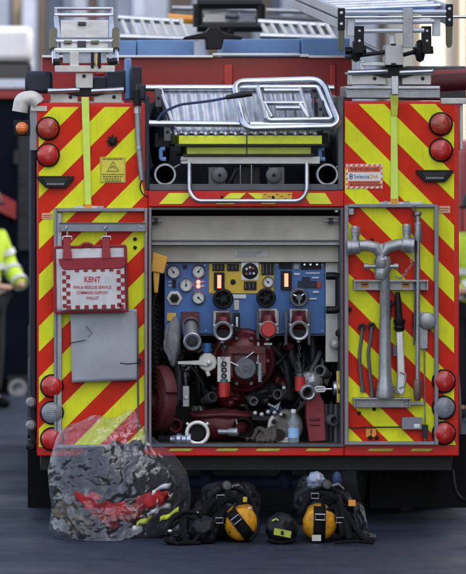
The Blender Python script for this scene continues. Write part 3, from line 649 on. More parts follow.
mb.hexa([Q(63,53.5),Q(107,53.5),Q(107,63),Q(63,63)]+[p+Vector((0,.02,0)) for p in (Q(63,53.5),Q(107,53.5),Q(107,63),Q(63,63))], m_alud)
mb.build('tread_plate', LL)
mb = MB()
for a in ((78,22,86,25),(77.5,38,86,48)): mb.hexa([Q(a[0],a[1])-Vector((0,.02,0)),Q(a[2],a[1])-Vector((0,.02,0)),Q(a[2],a[3])-Vector((0,.02,0)),Q(a[0],a[3])-Vector((0,.02,0)),Q(a[0],a[1]),Q(a[2],a[1]),Q(a[2],a[3]),Q(a[0],a[3])], m_dark)
for a in ((64,40.5,72,42.6),(91,40.5,99,42.6)): mb.hexa([Q(a[0],a[1])-Vector((0,.03,0)),Q(a[2],a[1])-Vector((0,.03,0)),Q(a[2],a[3])-Vector((0,.03,0)),Q(a[0],a[3])-Vector((0,.03,0)),Q(a[0],a[1]),Q(a[2],a[1]),Q(a[2],a[3]),Q(a[0],a[3])], MATS['olive_rubber'])
mb.build('latch', LL)

# long ladder on the right gantry -------------------------------------
RL = thing('extension_ladder', 'long extension ladder with black end caps and blue deck on right roof gantry', 'ladder', P(394,45,0))
def R_(x, y, Y): # a line of points along the ladder: measured at the rear end, running forwards and gently upwards
    a = P(x, y, -.05); return a+Vector((-(Y)*.045, Y, Y*.078))
for x0 in (338, 446):
    y0 = 8 if x0 < 400 else 4
    mb = MB(); 
    for dy, mm in ((0, m_alud), (11, m_alud)):
        a = [R_(x0+1,y0+dy+1,0),R_(x0+6,y0+dy+1,0),R_(x0+6,y0+dy+10,0),R_(x0+1,y0+dy+10,0)]; mb.extr(a, (-2.6*.045,2.6,2.6*.078), mm)
    o = mb.build('stile', RL, bev=.003)
    mb = MB(); mb.pb(x0,y0,x0+7,y0+22,-.09,.05,m_black)
    for dy in (5,16): mb.lathe([(0,0),(0,.011),(.006,.01),(.007,0)], P(x0+3.5,y0+dy,-.09), (0,-1,0), m_alu, 10)
    mb.prism([(x0+.4,y0+22),(x0+6.6,y0+22),(x0+6.2,y0+40),(x0+4.6,y0+43.5),(x0+2,y0+43.5),(x0+.6,y0+40)], -.085, .05, MATS['olive_rubber'])
    mb.build('end_cap', o, bev=.003)
for x0 in (354.5, 422):
    mb = MB(); mb.pb(x0,26,x0+9.5,53,-.07,.06,m_black)
    for dy in (31,41): mb.lathe([(0,0),(0,.010),(.006,.009),(.007,0)], P(x0+5,dy,-.07), (0,-1,0), m_alu, 10)
    mb.build('bracket', RL, bev=.003)
for x0 in (347, 433):
    mb = MB(); mb.pb(x0,19,x0+7.5,36,-.06,.06,M('pale_alu_end',(.50,.53,.58),.4,.3,.08,10,dirt=.15)); mb.build('stile_end', RL, bev=.002)
for x0,x1,y,r,mm in ((345,446,12.5,.013,MATS['pale_alu_end']),(344,480,17.4,.009,m_chrome),(355,434,22,.015,MATS['pale_alu_end']),(364,424,31,.014,MATS['pale_alu_end'])):
    mb = MB(); mb.tube(PP([(x0,y),(x1,y-.6)], -.08), r, mm, 10); mb.build('rung', RL)
for k in range(1,10):
    mb = MB(); a = R_(343,12,k*.28); b_ = R_(449,8,k*.28); mb.tube([a,b_], .016, m_alu, 8); mb.build('rung', RL)
mb = MB(); mb.pb(403,8,413,48,-.105,.02,m_alud); mb.build('strap_plate', RL, bev=.002)
mb = MB(); a = [R_(350,14.5,.1),R_(444,12.5,.1),R_(444,14.5,.1),R_(350,16.5,.1)]; mb.extr(a, (-2.4*.045,2.4,2.4*.078), m_bluel); mb.build('blue_deck', RL)
for x0,x1,xc in ((345,366,352),(413,433,416)):
    mb = MB(); mb.tube(PP([(x0,51),(x1,50)], 0), .022, m_black, 12); mb.lathe([(-.03,.02),(-.02,.055),(0,.065),(.02,.055),(.03,.02)], P(xc+4,51,0), (1,0,0), m_black, 20); mb.build('roller', RL)
mb = MB(); mb.tube(PP([(345,58),(362,55),(386,52)], 0), .012, m_dark, 8); mb.tube(PP([(403,55),(414,52)], 0), .012, m_dark, 8); mb.tube(PP([(358,42),(388,56)], .1), .014, m_alud, 8);  mb.build('brace', RL)
# rolled red hose lying on the roof at the right
mb = MB(); mb.tube([P(424,86,.9),P(436,83,.9),P(480,80,.9)], .055, m_hred, 14); mb.tube([P(424,76,1.0),P(440,75,1.0),P(485,73,1.0)], .03, m_dred, 14); tag(mb.build('hose_length'), 'dark red hose length lying on the roof right of the ladder gantry', 'hose')
mb = MB(); mb.pb(405,66,466,100,1.3,.6,m_dgrey); mb.build('roof_walkway', FE, bev=.01)

# antenna tube at left of recess --------------------------------------
mb = MB(); mb.tube([P(137.5,106,-.03),P(138.5,140,-.03),P(142,180,-.03)], [.018,.018,.016], m_alud, 14)
mb.lathe([(0,.021),(.03,.021)], P(137.4,108,-.03), (0,0,-1), m_alu, 14); mb.lathe([(0,.022),(.015,.022)], P(139.2,146,-.03), (0,0,-1), m_alu, 14)
mb.tube([P(137,90,-.03),P(137.5,106,-.03)], .022, m_black, 12)
mb.tube(rnd(PP([(142,180),(139.5,187),(143,195),(149,197)],-.03),.03), .004, m_black, 8)
tag(mb.build('telescopic_mast'), 'weathered steel telescopic tube clipped upright left of the roof recess', 'pole')

# wheels and chassis ---------------------------------------------------
def wheel(xc, Yc):
    t = None
    mb = MB(); R = .47
    c = Vector((xc, Yc, R))
    for dx in (-.15, .15):
        mb.lathe([(-.13,.28),(-.14,.40),(-.12,.455),(-.09,.47),(-.03,.472),(-.028,.455),(.028,.455),(.03,.472),(.09,.47),(.12,.455),(.14,.40),(.13,.28)], c+Vector((dx,0,0)), (1,0,0), m_rub, 40)
    w = mb.build('rear_wheel', FE)
    mb = MB(); mb.lathe([(-.24,0),(-.24,.27),(.24,.27),(.24,0)], c, (1,0,0), m_dgrey, 28); mb.build('rim', w)
wl = P(76,500,1.5).x; wr = P(408,500,1.5).x
wheel(wl, 1.55); wheel(wr, 1.55); wheel(wl, 6.2); wheel(wr, 6.2)
for x in (wl, wr):
    mb = MB(); mb.box(x-.29, x+.29, .72, .735, .05, .48, m_rub); mb.build('mud_flap', FE)
mb = MB(); mb.tube([Vector((wl,1.55,.47)),Vector((wr,1.55,.47))], .09, m_dark, 14); mb.blob((.0,1.55,.45),(.24,.2,.2),m_dark,.05,3)
mb.box(-.5,-.4,.3,7,.34,.5,m_dark); mb.box(.4,.5,.3,7,.34,.5,m_dark); mb.tube([P(176,482,1.0),P(318,482,1.0)], .035, m_bluew, 10); mb.blob(P(207,480,1.0),(.05,.05,.06),m_bluew,.1,3); mb.blob(P(285,480,1.0),(.05,.05,.06),m_bluew,.1,3)
mb.build('chassis', FE)

# ================================================================== THINGS IN THE ROOF RECESS
TR = thing('stair_frame', 'folded bright tube frame with corrugated sheet strapped over the roof recess', 'frame', P(245,135,0))
def tp(pts, Y=-.02): return [P(x,y,Y) for x,y in pts]
mb = MB(); mb.tube(tp([(142,88),(334,88)],.22), .019, m_chrome, 14); mb.build('top_tube', TR)
mb = MB(); mb.tube(tp([(149,123.4),(338,125)],-.03), .019, m_chrome, 14); mb.build('front_tube', TR)
mb = MB()   # corrugated sheet
nx, ny = 120, 10; vs = []
for j in range(ny+1):
    row = []
    for i in range(nx+1):
        x = 163+ (312-163)*i/nx + (j/ny)*6; y = 90+(134-90)*j/ny; Y = .22-.25*(j/ny)
        p = P(x,y,Y); p.y += .013*math.sin(i/nx*2*PI*15); p.z += .006*math.sin(i/nx*2*PI*15) ; row.append(mb.bm.verts.new(p))
    vs.append(row)
for j in range(ny):
    for i in range(nx): mb.face([vs[j][i],vs[j][i+1],vs[j+1][i+1],vs[j+1][i]], m_alu)
o = mb.build('corrugated_sheet', TR); so = o.modifiers.new('thick','SOLIDIFY'); so.thickness = .003
def loop(pts, Y0, Y1, r, name, rr=.05, y_lo=80, y_hi=130, mm=m_chrome):
    L_ = [P(x,y,Y0+(Y1-Y0)*(y-y_lo)/(y_hi-y_lo)) for x,y in pts]
    mb = MB(); mb.tube(rnd(L_, rr, 6, closed=True), r, mm, 12, closed=True); mb.build(name, TR)
loop([(234,82),(322,79.5),(338.5,121),(334,126.5),(249,128.5),(243,123)], .12, -.10, .02, 'hoop', .07)
loop([(258,87),(318,87),(332,119),(268,120)], .10, -.08, .014, 'inner_hoop', .02)
for pts in ([(258,88),(266,119)],[(300,88),(309,119)],[(265,104),(272,117)],[(300,104),(308,117)],[(264,90.5),(300,90.5)],[(263,103),(303,103)],[(276,108),(300,108)],[(240,98),(248,124)]):
    mb = MB(); mb.tube([P(x,y,.08-.16*(y-80)/50) for x,y in pts], .014, m_alu, 10); mb.build('cross_tube', TR)
for x0,y0,x1,y1,Y in ((155,89,162,107,.12),(164,123,171,141,-.03),(311,84,317,98,.1),(318,100,323,118,.0)):
    mb = MB(); mb.pb(x0,y0,x1,y1,Y,.04,m_dgrey); mb.lathe([(0,0),(0,.01),(.006,.009),(.006,0)],P((x0+x1)/2,(y0+y1)/2,Y),(0,-1,0),m_black,8); mb.build('hinge_plate', TR, bev=.005)
for a,b_ in (((160,89),(176,133)),((316,92),(330,128))):
    mb = MB(); mb.tube([P(a[0],a[1],.16),P(b_[0],b_[1],-.02)], .015, m_alu, 10); mb.build('side_tube', TR)
mb = MB(); mb.tube(rnd([P(157,121,-.03),P(163,112,-.04),P(180,104.5,-.02),P(210,101,0),P(226,98,-.02),P(236,95,-.06)],.03), .008, m_bluew, 8)
mb.tube([P(226,97.5,-.08),P(240,95,-.1),P(252,93.5,-.1)], [.012,.018,.016], m_dark, 12); tag(mb.build('webbing_strap'), 'dark blue strap stretched over the corrugated sheet on the roof frame', 'strap')
# lime boards below
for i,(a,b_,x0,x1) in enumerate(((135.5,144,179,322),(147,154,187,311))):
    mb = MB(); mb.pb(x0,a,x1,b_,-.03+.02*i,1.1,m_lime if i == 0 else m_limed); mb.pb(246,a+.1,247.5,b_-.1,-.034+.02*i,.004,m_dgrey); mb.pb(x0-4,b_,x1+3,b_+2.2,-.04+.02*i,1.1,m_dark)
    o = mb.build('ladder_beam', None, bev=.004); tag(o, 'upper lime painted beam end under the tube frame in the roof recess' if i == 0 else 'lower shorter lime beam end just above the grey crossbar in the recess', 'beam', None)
mb = MB(); mb.pb(181,156.5,320,164,.0,.08,m_plate); mb.pb(183,164,318,166,.03,.05,m_dark); mb.pb(180,159,187,161,-.004,.01,m_alud); mb.build('cross_beam', FE, bev=.004)
mb = MB(); mb.tube(rnd([P(189.5,163,-.01),P(189.5,192,-.05),P(196,201,-.07),P(300,201,-.07),P(307,192,-.05),P(307,163,-.01)],.05,6), .013, m_alu, 12); mb.build('drop_handle', FE)
for s in (-1,1):
    mb = MB(); xc = 246.5+s*29
    mb.prism([(xc-7*s,167),(xc+9*s,167),(xc+9*s,192),(xc+3*s,192),(xc+3*s,188),(xc-8*s,184)] if s > 0 else [(xc+7,167),(xc-9,167),(xc-9,192),(xc-3,192),(xc-3,188),(xc+8,184)], .02, .05, m_dgrey)
    mb.lathe([(0,0),(0,.045),(.03,.045),(.034,.038),(.034,0)], P(xc-s*2,175,.02), (0,-1,0), m_dgrey, 22); mb.lathe([(.034,.010),(.045,.009),(.045,0)], P(xc-s*2,175,.02), (0,-1,0), m_black, 10)
    mb.build('roller_bracket', FE, bev=.003)
mb = MB(); mb.pb(233,164,260,187,.07,.05,m_black); mb.tube(PP([(240.5,184),(240.5,165),(251.5,165),(251.5,184)],.02), .005, m_alu, 8); mb.tube(PP([(225,190),(236,170)],.05),.012,m_dark,8); mb.pb(228,184,266,190,.05,.06,m_dark); mb.build('centre_catch', FE, bev=.003)
mb = MB(); mb.pb(262,192.6,292,201,-.0082,.003,m_yel)
for k in range(7): mb.pb(264+k*4, 194+(k%3)*2, 267+k*4, 195+(k%3)*2, -.0092, .001, m_capred)
mb.build('worn_sticker', FE)
for x in (165,327):
    mb = MB(); c = P(x,174.5,.03); R = 11.3*PX
    mb.lathe([(1.1,R*.85),(.05,R*.88),(.05,R),(-.02,R),(-.03,R*.95),(-.03,R*.80),(-.02,R*.76),(.9,R*.74),(.9,0)], c, (0,1,0), m_cast, 36, ms=[m_rub,m_cast,m_alud,m_alud,m_alud,m_cast,m_black,m_black])
    mb.tube([c+Vector((R*.8,0,R*.6)), c+Vector((R*1.35,-.01,R*.9))], .006, m_alud, 8)
    tag(mb.build('suction_hose'), 'hard suction hose with open metal end at the %s of the roof recess' % ('left' if x < 200 else 'right'), 'hose', 'suction hoses stowed in the roof recess')
for x,y in ((161,143),(320,143)):
    mb = MB(); mb.tube(rnd([P(x+4,y+6,.05),P(x,y+6,.05),P(x,y+16,.05),P(x+5,y+16,.05)],.01), .012, m_bluel, 8); mb.pb(x-6,y-10,x+8,y+4,.2,.1,m_navy); mb.build('hose_clip', FE)
mb = MB(); mb.blob(P(160,135,.5),(.06,.3,.22),m_navy,.15,3); mb.build('hose_cover', FE); mb = MB(); mb.blob(P(333,135,.5),(.05,.3,.22),m_dgrey,.15,3); mb.build('hose_cover', FE)

# ================================================================== HUNG ON THE LEFT LOCKER
W = thing('document_wallet', 'white wallet with red chequered border reading KENT hung from the rail', 'wallet', P(92,312,-.10))
tl = .02
def wp(x, y, Y=-.10): # the wallet hangs very slightly turned
    c = (92, 270); a = math.radians(-1.2); dx, dy = x-c[0], y-c[1]
    return P(c[0]+dx*math.cos(a)-dy*math.sin(a), c[1]+dx*math.sin(a)+dy*math.cos(a), Y)
def wq(mb, x0,y0,x1,y1,Y,t,m): return mb.extr([wp(x0,y1,Y),wp(x1,y1,Y),wp(x1,y0,Y),wp(x0,y0,Y)], (0,t,0), m)
mb = MB()
n = 16; fr = []
for j in range(n+1):
    row = []
    for i in range(n+1):
        u, v = i/n, j/n; p = wp(55.5+70*u, 247+64*v, -.10); bulge = .02*math.sin(PI*u)*math.sin(PI*v)
        p.y += -bulge+.004*noise.noise(Vector((u*5,v*5,2))); row.append(mb.bm.verts.new(p))
    fr.append(row)
for j in range(n):
    for i in range(n): mb.face([fr[j][i],fr[j][i+1],fr[j+1][i+1],fr[j+1][i]], m_wal)
o = mb.build('wallet_body', W); s_ = o.modifiers.new('t','SOLIDIFY'); s_.thickness = .03; s_.offset = -1
mb = MB()
edge = [wp(55,246.6),wp(126,246.6),wp(126.4,311.6),wp(54.6,311.6)]
mb.tube(rnd(edge,.01,3,True), .0085, m_walred, 8, closed=True); mb.build('piping', W)
mb = MB()   # flap
top = [(58.5,258),(126,257.5),(126,266),(121,269.5),(64,269.5),(60,264)]
mb.extr([wp(x,y,-.135) for x,y in top], (0,.02,0), m_walred); mb.build('flap', W, bev=.004)
mb = MB()   # pocket
wq(mb,61,269,124,309,-.131,.012,m_wal)
for i in range(13):
    for r, y in ((0,306),):
        if i % 2 == 0: wq(mb,66+i*4.4,305,70.4+i*4.4,309,-.1335,.002,m_walred)
for j in range(9):
    for cx in ((62,0),(66,1),(116.5,0),(120.5,1)):
        if (j+cx[1]) % 2 == 0 and not (cx[0] in (62,) and j > 8): wq(mb,cx[0],270.5+j*4.1,cx[0]+4,274.6+j*4.1,-.1335,.002,m_walred)
for i in range(11):
    if i % 2: wq(mb,70.5+i*4.3,269.6,74.8+i*4.3,271.8,-.1335,.002,m_walred)
pk = mb.build('pocket', W, bev=.0006)
mb = MB(); m_rt = M('red_print', (.45,.03,.04), .6, 0, .1)
mb.text('KENT', 92.5, 279.3, 5.6, -.134, m_rt, w=16.5, bold=.02)
mb.text('FIRE & RESCUE SERVICE', 92.5, 287.2, 2.9, -.134, m_rt, w=38, bold=.015); mb.text('COMMAND SUPPORT', 92.5, 292.6, 2.9, -.134, m_rt, w=32, bold=.015); mb.text('WALLET', 92.5, 297.9, 2.9, -.134, m_rt, w=13, bold=.015)
mb.build('lettering', pk)
for x in (67.5, 106.5):
    mb = MB(); mb.extr([wp(x-3,237,-.125),wp(x+3,237,-.125),wp(x+5,258.5,-.142),wp(x-4.5,258.5,-.142)], (0,.006,0), m_walred); st = mb.build('strap', W, bev=.001)
    mb = MB(); mb.tube(rnd(PP([(x-4.5,240),(x-4.5,236.5),(x+4.5,236.5),(x+4.5,240)],-.125),.01), .0045, m_chrome, 8); mb.tube(rnd(PP([(x,236.5),(x,231),(x-2,228.5),(x,226)],-.09),.01), .005, m_chrome, 8); mb.build('hook', st)
mb = MB(); mb.tube(rnd(PP([(80,247),(84,243.5),(90,243.5),(94,247)],-.11),.02), .009, m_walred, 8); mb.build('handle', W)
# grey vinyl sheet
mb = MB(); n = 22; g = []
for j in range(n+1):
    row = []
    for i in range(n+1):
        u, v = i/n, j/n; x = 70.5+66.5*u+1.5*v*(1-u); y = 309+(380-309)*v+2.5*v*(1-u)
        Y = -.055-.012*noise.noise(Vector((u*2.2,v*2.2,1)))-.006*math.exp(-((u-.3+.5*v)**2+(v-.25)**2)*60)-.012*v
        p = P(x,y,Y); row.append(mb.bm.verts.new(p))
    g.append(row)
for j in range(n):
    for i in range(n): mb.face([g[j][i],g[j][i+1],g[j+1][i+1],g[j+1][i]], m_board)
V = thing('vinyl_sheet', 'plain grey vinyl sheet hanging on the left locker below the wallet', 'sheet', P(103,382,-.06))
o = mb.build('sheet', V); s_ = o.modifiers.new('t','SOLIDIFY'); s_.thickness = .008
mb = MB(); mb.tube(rnd(PP([(122,311),(134,311),(137.3,318),(137.8,360),(138.5,430)],-.05),.02), .006, m_dgrey, 8); mb.pb(136,359,141,364.5,-.06,.03,m_black); mb.build('cord', V)
mb = MB(); mb.tube(PP([(69,343),(75,342),(86,340)],-.066),.002,m_black,5); mb.tube(PP([(88,337),(92,333),(86,326)],-.066),.0015,m_black,5); mb.tube(PP([(120,363),(128,364),(137,363)],-.07),.003,m_black,5); mb.build('crease', V)

# ================================================================== TOOLS ON THE RIGHT LOCKER
S = thing('hydrant_standpipe', 'grey double headed hydrant standpipe upright in its tray on the right locker', 'standpipe', P(385,398,-.08))
Y = -.09
mb = MB(); mb.lathe([(0,0),(0,.05),(.02,.052),(.045,.047),(.07,.047),(.09,.04),(.13,.036),(.7,.0275),(.72,.034),(.78,.034),(.8,.03)], P(385,397.6,Y), (0,0,1), m_cast, 26)
mb.build('tube', S)
mb = MB()
mb.lathe([(0,.036),(.02,.041),(.05,.041),(.06,.036),(.075,.042),(.11,.042),(.12,.034),(.2,.03)], P(381.5,279,Y), (0,0,1), m_cast, 24)
mb.tube([P(381.5,262,Y),P(381,254,Y),P(376,247.5,Y),P(366,245.5,Y),P(355,246,Y)], [.030,.033,.034,.033,.032], m_cast, 20)
mb.tube([P(381.5,262,Y),P(382,254,Y),P(387,247.5,Y),P(398,244.5,Y),P(408,245,Y)], [.030,.033,.034,.033,.032], m_cast, 20)
mb.tube(PP([(365,266.5),(397,266.5)],Y-.01), .012, m_cast, 12); 
for x in (366,396): mb.lathe([(-.012,0),(-.012,.018),(.012,.018),(.012,0)], P(x,266.5,Y-.01),(1,0,0), m_cast, 12)
mb.build('head', S)
for x, sg in ((354.5,-1),(406,1)):
    mb = MB(); c = P(x,247 if sg < 0 else 245,Y)
    mb.lathe([(-.03,.034),(-.02,.042),(.02,.042),(.022,.044),(.04,.044),(.045,.038),(.045,0)], c, (sg*.98,0,-.1), m_cast, 24); mb.lathe([(0,.024),(.04,.022),(.045,.022),(.045,.027),(.055,.027),(.056,.024),(.062,.024),(.063,.028),(.085,.028),(.09,.022),(.1,.02),(.1,0)], c+Vector((0.005,0,.02)), (0,0,1), m_cast, 14)
    mb.build('outlet', S)
mb = MB(); pts = [P(409+.8*math.sin(i*2)-(i/26)**2*14+ (3 if i < 10 else 0), 250+math.sin(i/26*PI*.62)*28, Y-.04) for i in range(27)]
for i, p in enumerate(pts): mb.torus(p, (0,1,.2) if i % 2 else (1,.3,0), .0065, .0016, m_alud, 8, 5)
mb.build('chain', S)
# hydrant key
HK = thing('hydrant_key', 'long thin steel hydrant key standing upright right of the standpipe', 'key bar', P(419,402,-.09))
mb = MB(); mb.tube(PP([(418.2,226),(417.5,396)],-.09), [.011,.013], m_alud, 12); mb.lathe([(0,.014),(.02,.022),(.09,.026),(.12,.022),(.13,0)], P(417.5,401,-.09), (0,0,1), M('rusty_socket',(.20,.14,.11),.5,.6,.3,30,dirt=.3), 12); mb.build('shaft', HK)
mb = MB(); mb.lathe([(0,.01),(.0,.02),(.03,.024),(.07,.02),(.1,.02),(.11,.012),(.14,.012),(.15,.02),(.165,.02),(.17,0)], P(418,241,-.09), (0,0,1), m_alud, 14); mb.build('collar', HK)
mb = MB(); mb.tube(PP([(414.8,206),(415.5,226),(415,300),(414,345)],-.065), .006, m_dgrey, 8); mb.torus(P(415.5,214,-.065),(0,1,0),.016,.004,m_dark,14,6); mb.torus(P(415.8,221,-.065),(1,0,0),.016,.004,m_dark,14,6); mb.build('retaining_rod', HK)
# branch pipe
B = thing('branch_pipe', 'slim branch pipe with black grip and silver hooked end hung below the bracket', 'nozzle', P(399,395,-.08))
mb = MB(); mb.tube([P(397.5,292,-.07),P(398,302,-.07),P(399,322,-.07)], [.012,.02,.022], m_black, 14); mb.lathe([(0,.026),(.02,.032),(.03,.026),(.05,.034),(.065,.034),(.07,.024)], P(399.2,331,-.07), (0,0,1), m_black, 16); mb.tube(PP([(397,300),(391,306)],-.07), .008, m_black, 8); mb.tube(PP([(390,300),(389.5,320)],-.05),.01,m_dark,8); mb.build('grip', B)
mb = MB(); mb.prism([(396.5,332),(403,332),(405.5,380),(405,392),(401,396),(396.5,391),(397.5,372)], -.09, .035, M('pale_steel',(.60,.60,.60),.38,.6,.1,12,dirt=.3)); mb.build('barrel', B, bev=.006)
mb = MB(); mb.tube(rnd(PP([(398,394),(394,391),(394.5,386)],-.08),.01), .006, m_alu, 8); mb.tube(rnd(PP([(399,388),(404.5,386),(406,374),(400,372)],-.1),.01), .006, m_cast, 8); mb.pb(393,345,397.5,356,-.07,.03,m_dgrey); mb.build('hook', B)
# two spanners
for i,(x,y0,y1) in enumerate(((361,326,391),(370.5,325,395))):
    mb = MB(); Yq = -.03
    pts = [(x+1,y0+2),(x+.5,y0+14),(x-1.5 if i == 0 else x-2.4,y0+26),(x-1,y0+44),(x+1.6,y1)]
    mb.tube(rnd(PP(pts,Yq),.05), .010, m_dgrey, 10)
    mb.torus(P(x+1,y0+1,Yq),(0,1,0),.014,.009,m_dark,16,8); mb.lathe([(-.02,0),(-.02,.014),(.02,.014),(.02,0)], P(x+1.6,y1-2,Yq),(0,0,1), m_dgrey, 8)
    tag(mb.build('hose_spanner'), 'bent dark steel spanner, %s of the two left of the standpipe' % ('left' if i == 0 else 'right'), 'spanner', 'spanners clipped to the right locker')

# ================================================================== LOOSE IN THE PUMP BAY
floor_z = P(0,443.6,.004).z+.001
H = thing('handset', 'yellow wedge shaped handset with coiled black cord left of the pump panel', 'handset', P(157,295,.1))
mb = MB(); mb.extr([P(153,252,.08),P(168,257,.08),P(164,274,.08),P(151,271.5,.08)], (0,.05,0), M('handset_yellow',(.66,.34,.04),.5,0,.1,12,dirt=.3)); mb.extr([P(153,271,.09),P(160,273,.09),P(158,293,.09),P(154,293,.09)], (0,.03,0), MATS['handset_yellow']); mb.build('shell', H, bev=.006)
mb = MB(); pts = []
for i in range(260):
    t = i/259; y = 296+92*t; a = t*2*PI*19; pts.append(P(154.5+2.4*math.sin(t*2.2)+2.2*math.cos(a), y, .1+.012*math.sin(a)))
mb.tube([P(156,292,.1)]+pts, .0042, m_black, 6); mb.tube(PP([(156,293),(152.6,310),(154,330)],.08),.004,m_black,6); mb.build('cord', H)
mb = MB(); mb.blob(P(173,341,.16), (.048,.035,.125), m_canvas, .3, 1.4, seed=4); tag(mb.build('canvas_cover'), 'grey canvas cover hanging limp beside the left pump outlet', 'cover')
def hose_roll(c, ax, R, w, label, cat='hose', nm='hose_roll', squash=1.0):
    mb = MB(); d,u,v = basis(ax); n = 5; pts = []
    for i in range(int(n*26)):
        a = 2*PI*i/26; r = R*(.35+.65*i/(n*26)); pts.append(Vector(c)+u*math.cos(a)*r+v*math.sin(a)*r*squash)
    # flat hose: ribbon of width w along ax
    prev = None
    for p in pts:
        q = [p-d*w/2, p+d*w/2]; cv = [mb.bm.verts.new(x) for x in q]
        if prev: mb.face([prev[0],prev[1],cv[1],cv[0]], m_hred)
        prev = cv
    o = mb.build(nm); s_ = o.modifiers.new('t','SOLIDIFY'); s_.thickness = R*.11; b = o.modifiers.new('b','BEVEL'); b.width = .004; b.segments = 2
    tag(o, label, cat); return o
hose_roll(P(160,399,.14)+Vector((.0,0,0)), (1,.35,0), .20, .07, 'dark red hose roll standing on edge at the left of the bay')
mb = MB(); c = P(222,424,.22)   # lying hose in its cover
for k,(rx,rz,z) in enumerate(((.155,.085,0),)):
    mb.blob(c+Vector((0,0,z)), (.185,.13,.092), m_hred, .1, 2.5, seed=3, flat=floor_z)
mb.tube([c+Vector((math.cos(a)*.18,math.sin(a)*.125-.0,.055+.006*math.sin(a*3))) for a in [i*2*PI/30 for i in range(30)]], .012, m_hred, 8, closed=True)
mb.tube(PP([(236,419),(237,424)],.07), .006, m_alu, 6)
tag(mb.build('hose_bag'), 'squashed dark red hose bundle lying on the bay floor at centre left', 'hose')
mb = MB(); mb.extr([P(307,396,.10),P(317,392,.10),P(324,402,.10),P(326,441,.10),P(309,442,.10),P(306,418,.10)], (0,.16,0), M('red_pouch',(.22,.02,.025),.6,0,.25,10,.3,30,dirt=.3)); mb.pb(309,418,320,421,.096,.01,m_hred); mb.pb(310,424,320,426,.096,.01,m_hred)
tag(mb.build('red_pouch', None, bev=.015), 'upright red pouch standing beside the water bottle', 'pouch')
# couplings
mb = MB(); c = P(197.5,433,.03); mb.torus(c+Vector((0,0,0)), (0,1,0), 10.6*PX, .011, M('pale_coupling',(.72,.72,.68),.4,.4,.08,14), 36, 10); mb.lathe([(0,.05),(.04,.052),(.06,.045),(.06,0)], c, (0,1,0), m_black, 28)
for a in (.75,2.4): d = Vector((math.cos(a),0,math.sin(a))); mb.tube([c+d*.055,c+d*.085], .009, MATS['pale_coupling'], 8)
tag(mb.build('hose_coupling'), 'open pale ring coupling with two lugs on the bay floor at left', 'coupling')
mb = MB(); mb.lathe([(-.06,.0),(-.06,.02),(-.03,.025),(-.02,.034),(0,.034),(.01,.026),(.03,.026),(.04,.036),(.06,.036),(.06,0)], P(181,439.3,.05), (1,-.2,0), M('bluish_metal',(.45,.5,.6),.3,.8,.15,20), 20); tag(mb.build('small_nozzle'), 'small bluish metal nozzle lying left of the pale ring coupling', 'nozzle')
mb = MB(); mb.pb(182.5,386,189.5,407,.13,.05,m_alud); mb.tube(PP([(186,386),(185,372)],.15),.01,m_dgrey,8); mb.lathe([(0,0),(0,.014),(.02,.014),(.02,0)], P(186,397,.13),(0,-1,0),m_plate,10); mb.build('drain_tap', FE, bev=.004)
# pale ring wheel
mb = MB(); c = P(285,427,.12); Rr = 17.5*PX
mb.lathe([(0,0),(0,Rr*.96),(.015,Rr),(.03,Rr),(.05,Rr*.9),(.12,Rr*.6),(.12,0)], c, (.25,1,.1), M('worn_tan_metal',(.20,.17,.15),.55,.3,.35,12,dirt=.5), 36)
mb.torus(c+Vector((0,-.006,0)), (.25,1,.1), Rr*.87, .016, m_plate, 22, 8, a0=PI*.35, a1=PI*1.25)
mb.torus(c+Vector((0,-.006,0)), (.25,1,.1), Rr*.72, .014, m_plate, 22, 8, a0=PI*.4, a1=PI*1.2)
for dx,dy,r in ((-6,8,.034),(-11,-5,.014),(-1,-11,.014)): mb.lathe([(-.004,0),(-.004,r),(.02,r),(.02,0)], P(285+dx,427+dy,.10), (0,1,0), m_black, 18)
tag(mb.build('adaptor_flange'), 'round worn flange with pale rim leaning behind the water bottle', 'flange')
# bottle
BT = thing('water_bottle', 'small clear plastic water bottle with pale blue label on the bay floor', 'bottle', Vector((P(293.5,0,.0).x,.05,floor_z)))
m_pet = M('clear_plastic', (.75,.85,.95), .08, 0, .02, 5, trans=.85); zb = floor_z; cb = Vector((P(293.5,0,.05).x,.05,zb))
mb = MB(); mb.lathe([(0,0),(0,.028),(.01,.031),(.04,.031),(.045,.029),(.05,.031),(.10,.031),(.105,.029),(.11,.031),(.13,.03),(.155,.016),(.17,.0125),(.175,.0125)], cb, (0,0,1), m_pet, 24); mb.build('bottle_body', BT)
mb = MB(); mb.lathe([(.03,.0315),(.03,.0325),(.085,.0325),(.085,.0315)], cb, (0,0,1), M('pale_blue_label',(.30,.52,.80),.5,0,.15,40), 24); 
mb.build('bottle_label', BT)
mb = MB(); mb.lathe([(.172,0),(.172,.015),(.19,.015),(.192,.012),(.192,0)], cb, (0,0,1), m_white, 18); mb.build('cap', BT)
mb = MB(); c = P(307,392,.02); mb.lathe([(.10,.038),(.02,.038),(0,.045),(-.03,.045),(-.035,.04),(-.03,.03),(.08,.028),(.08,0)], c, (-.15,1,.1), m_alud, 26, ms=[m_cast,m_cast,m_cast,m_alud,m_alu,m_alud,m_black]); mb.blob(c+Vector((.03,.14,.05)),(.07,.06,.06),m_cast,.1,3)
o = mb.build('stowed_coupling'); tag(o, 'grey hose coupling facing out above the red pouch with hook beside it', 'coupling')
mb = MB(); mb.tube(rnd(PP([(315,387),(325,387),(325,391.5),(315,391.5)],.02),.02,4,True), .006, m_plate, 8, closed=True); mb.tube(rnd(PP([(312,391),(318,389.5),(332,389)],.02),.01), .006, m_alu, 8); tag(mb.build('karabiner'), 'small metal hook link between the grey coupling and brass valve', 'hook')
mb = MB(); m_db = M('dusty_brown',(.07,.055,.045),.8,0,.4,12,.3)
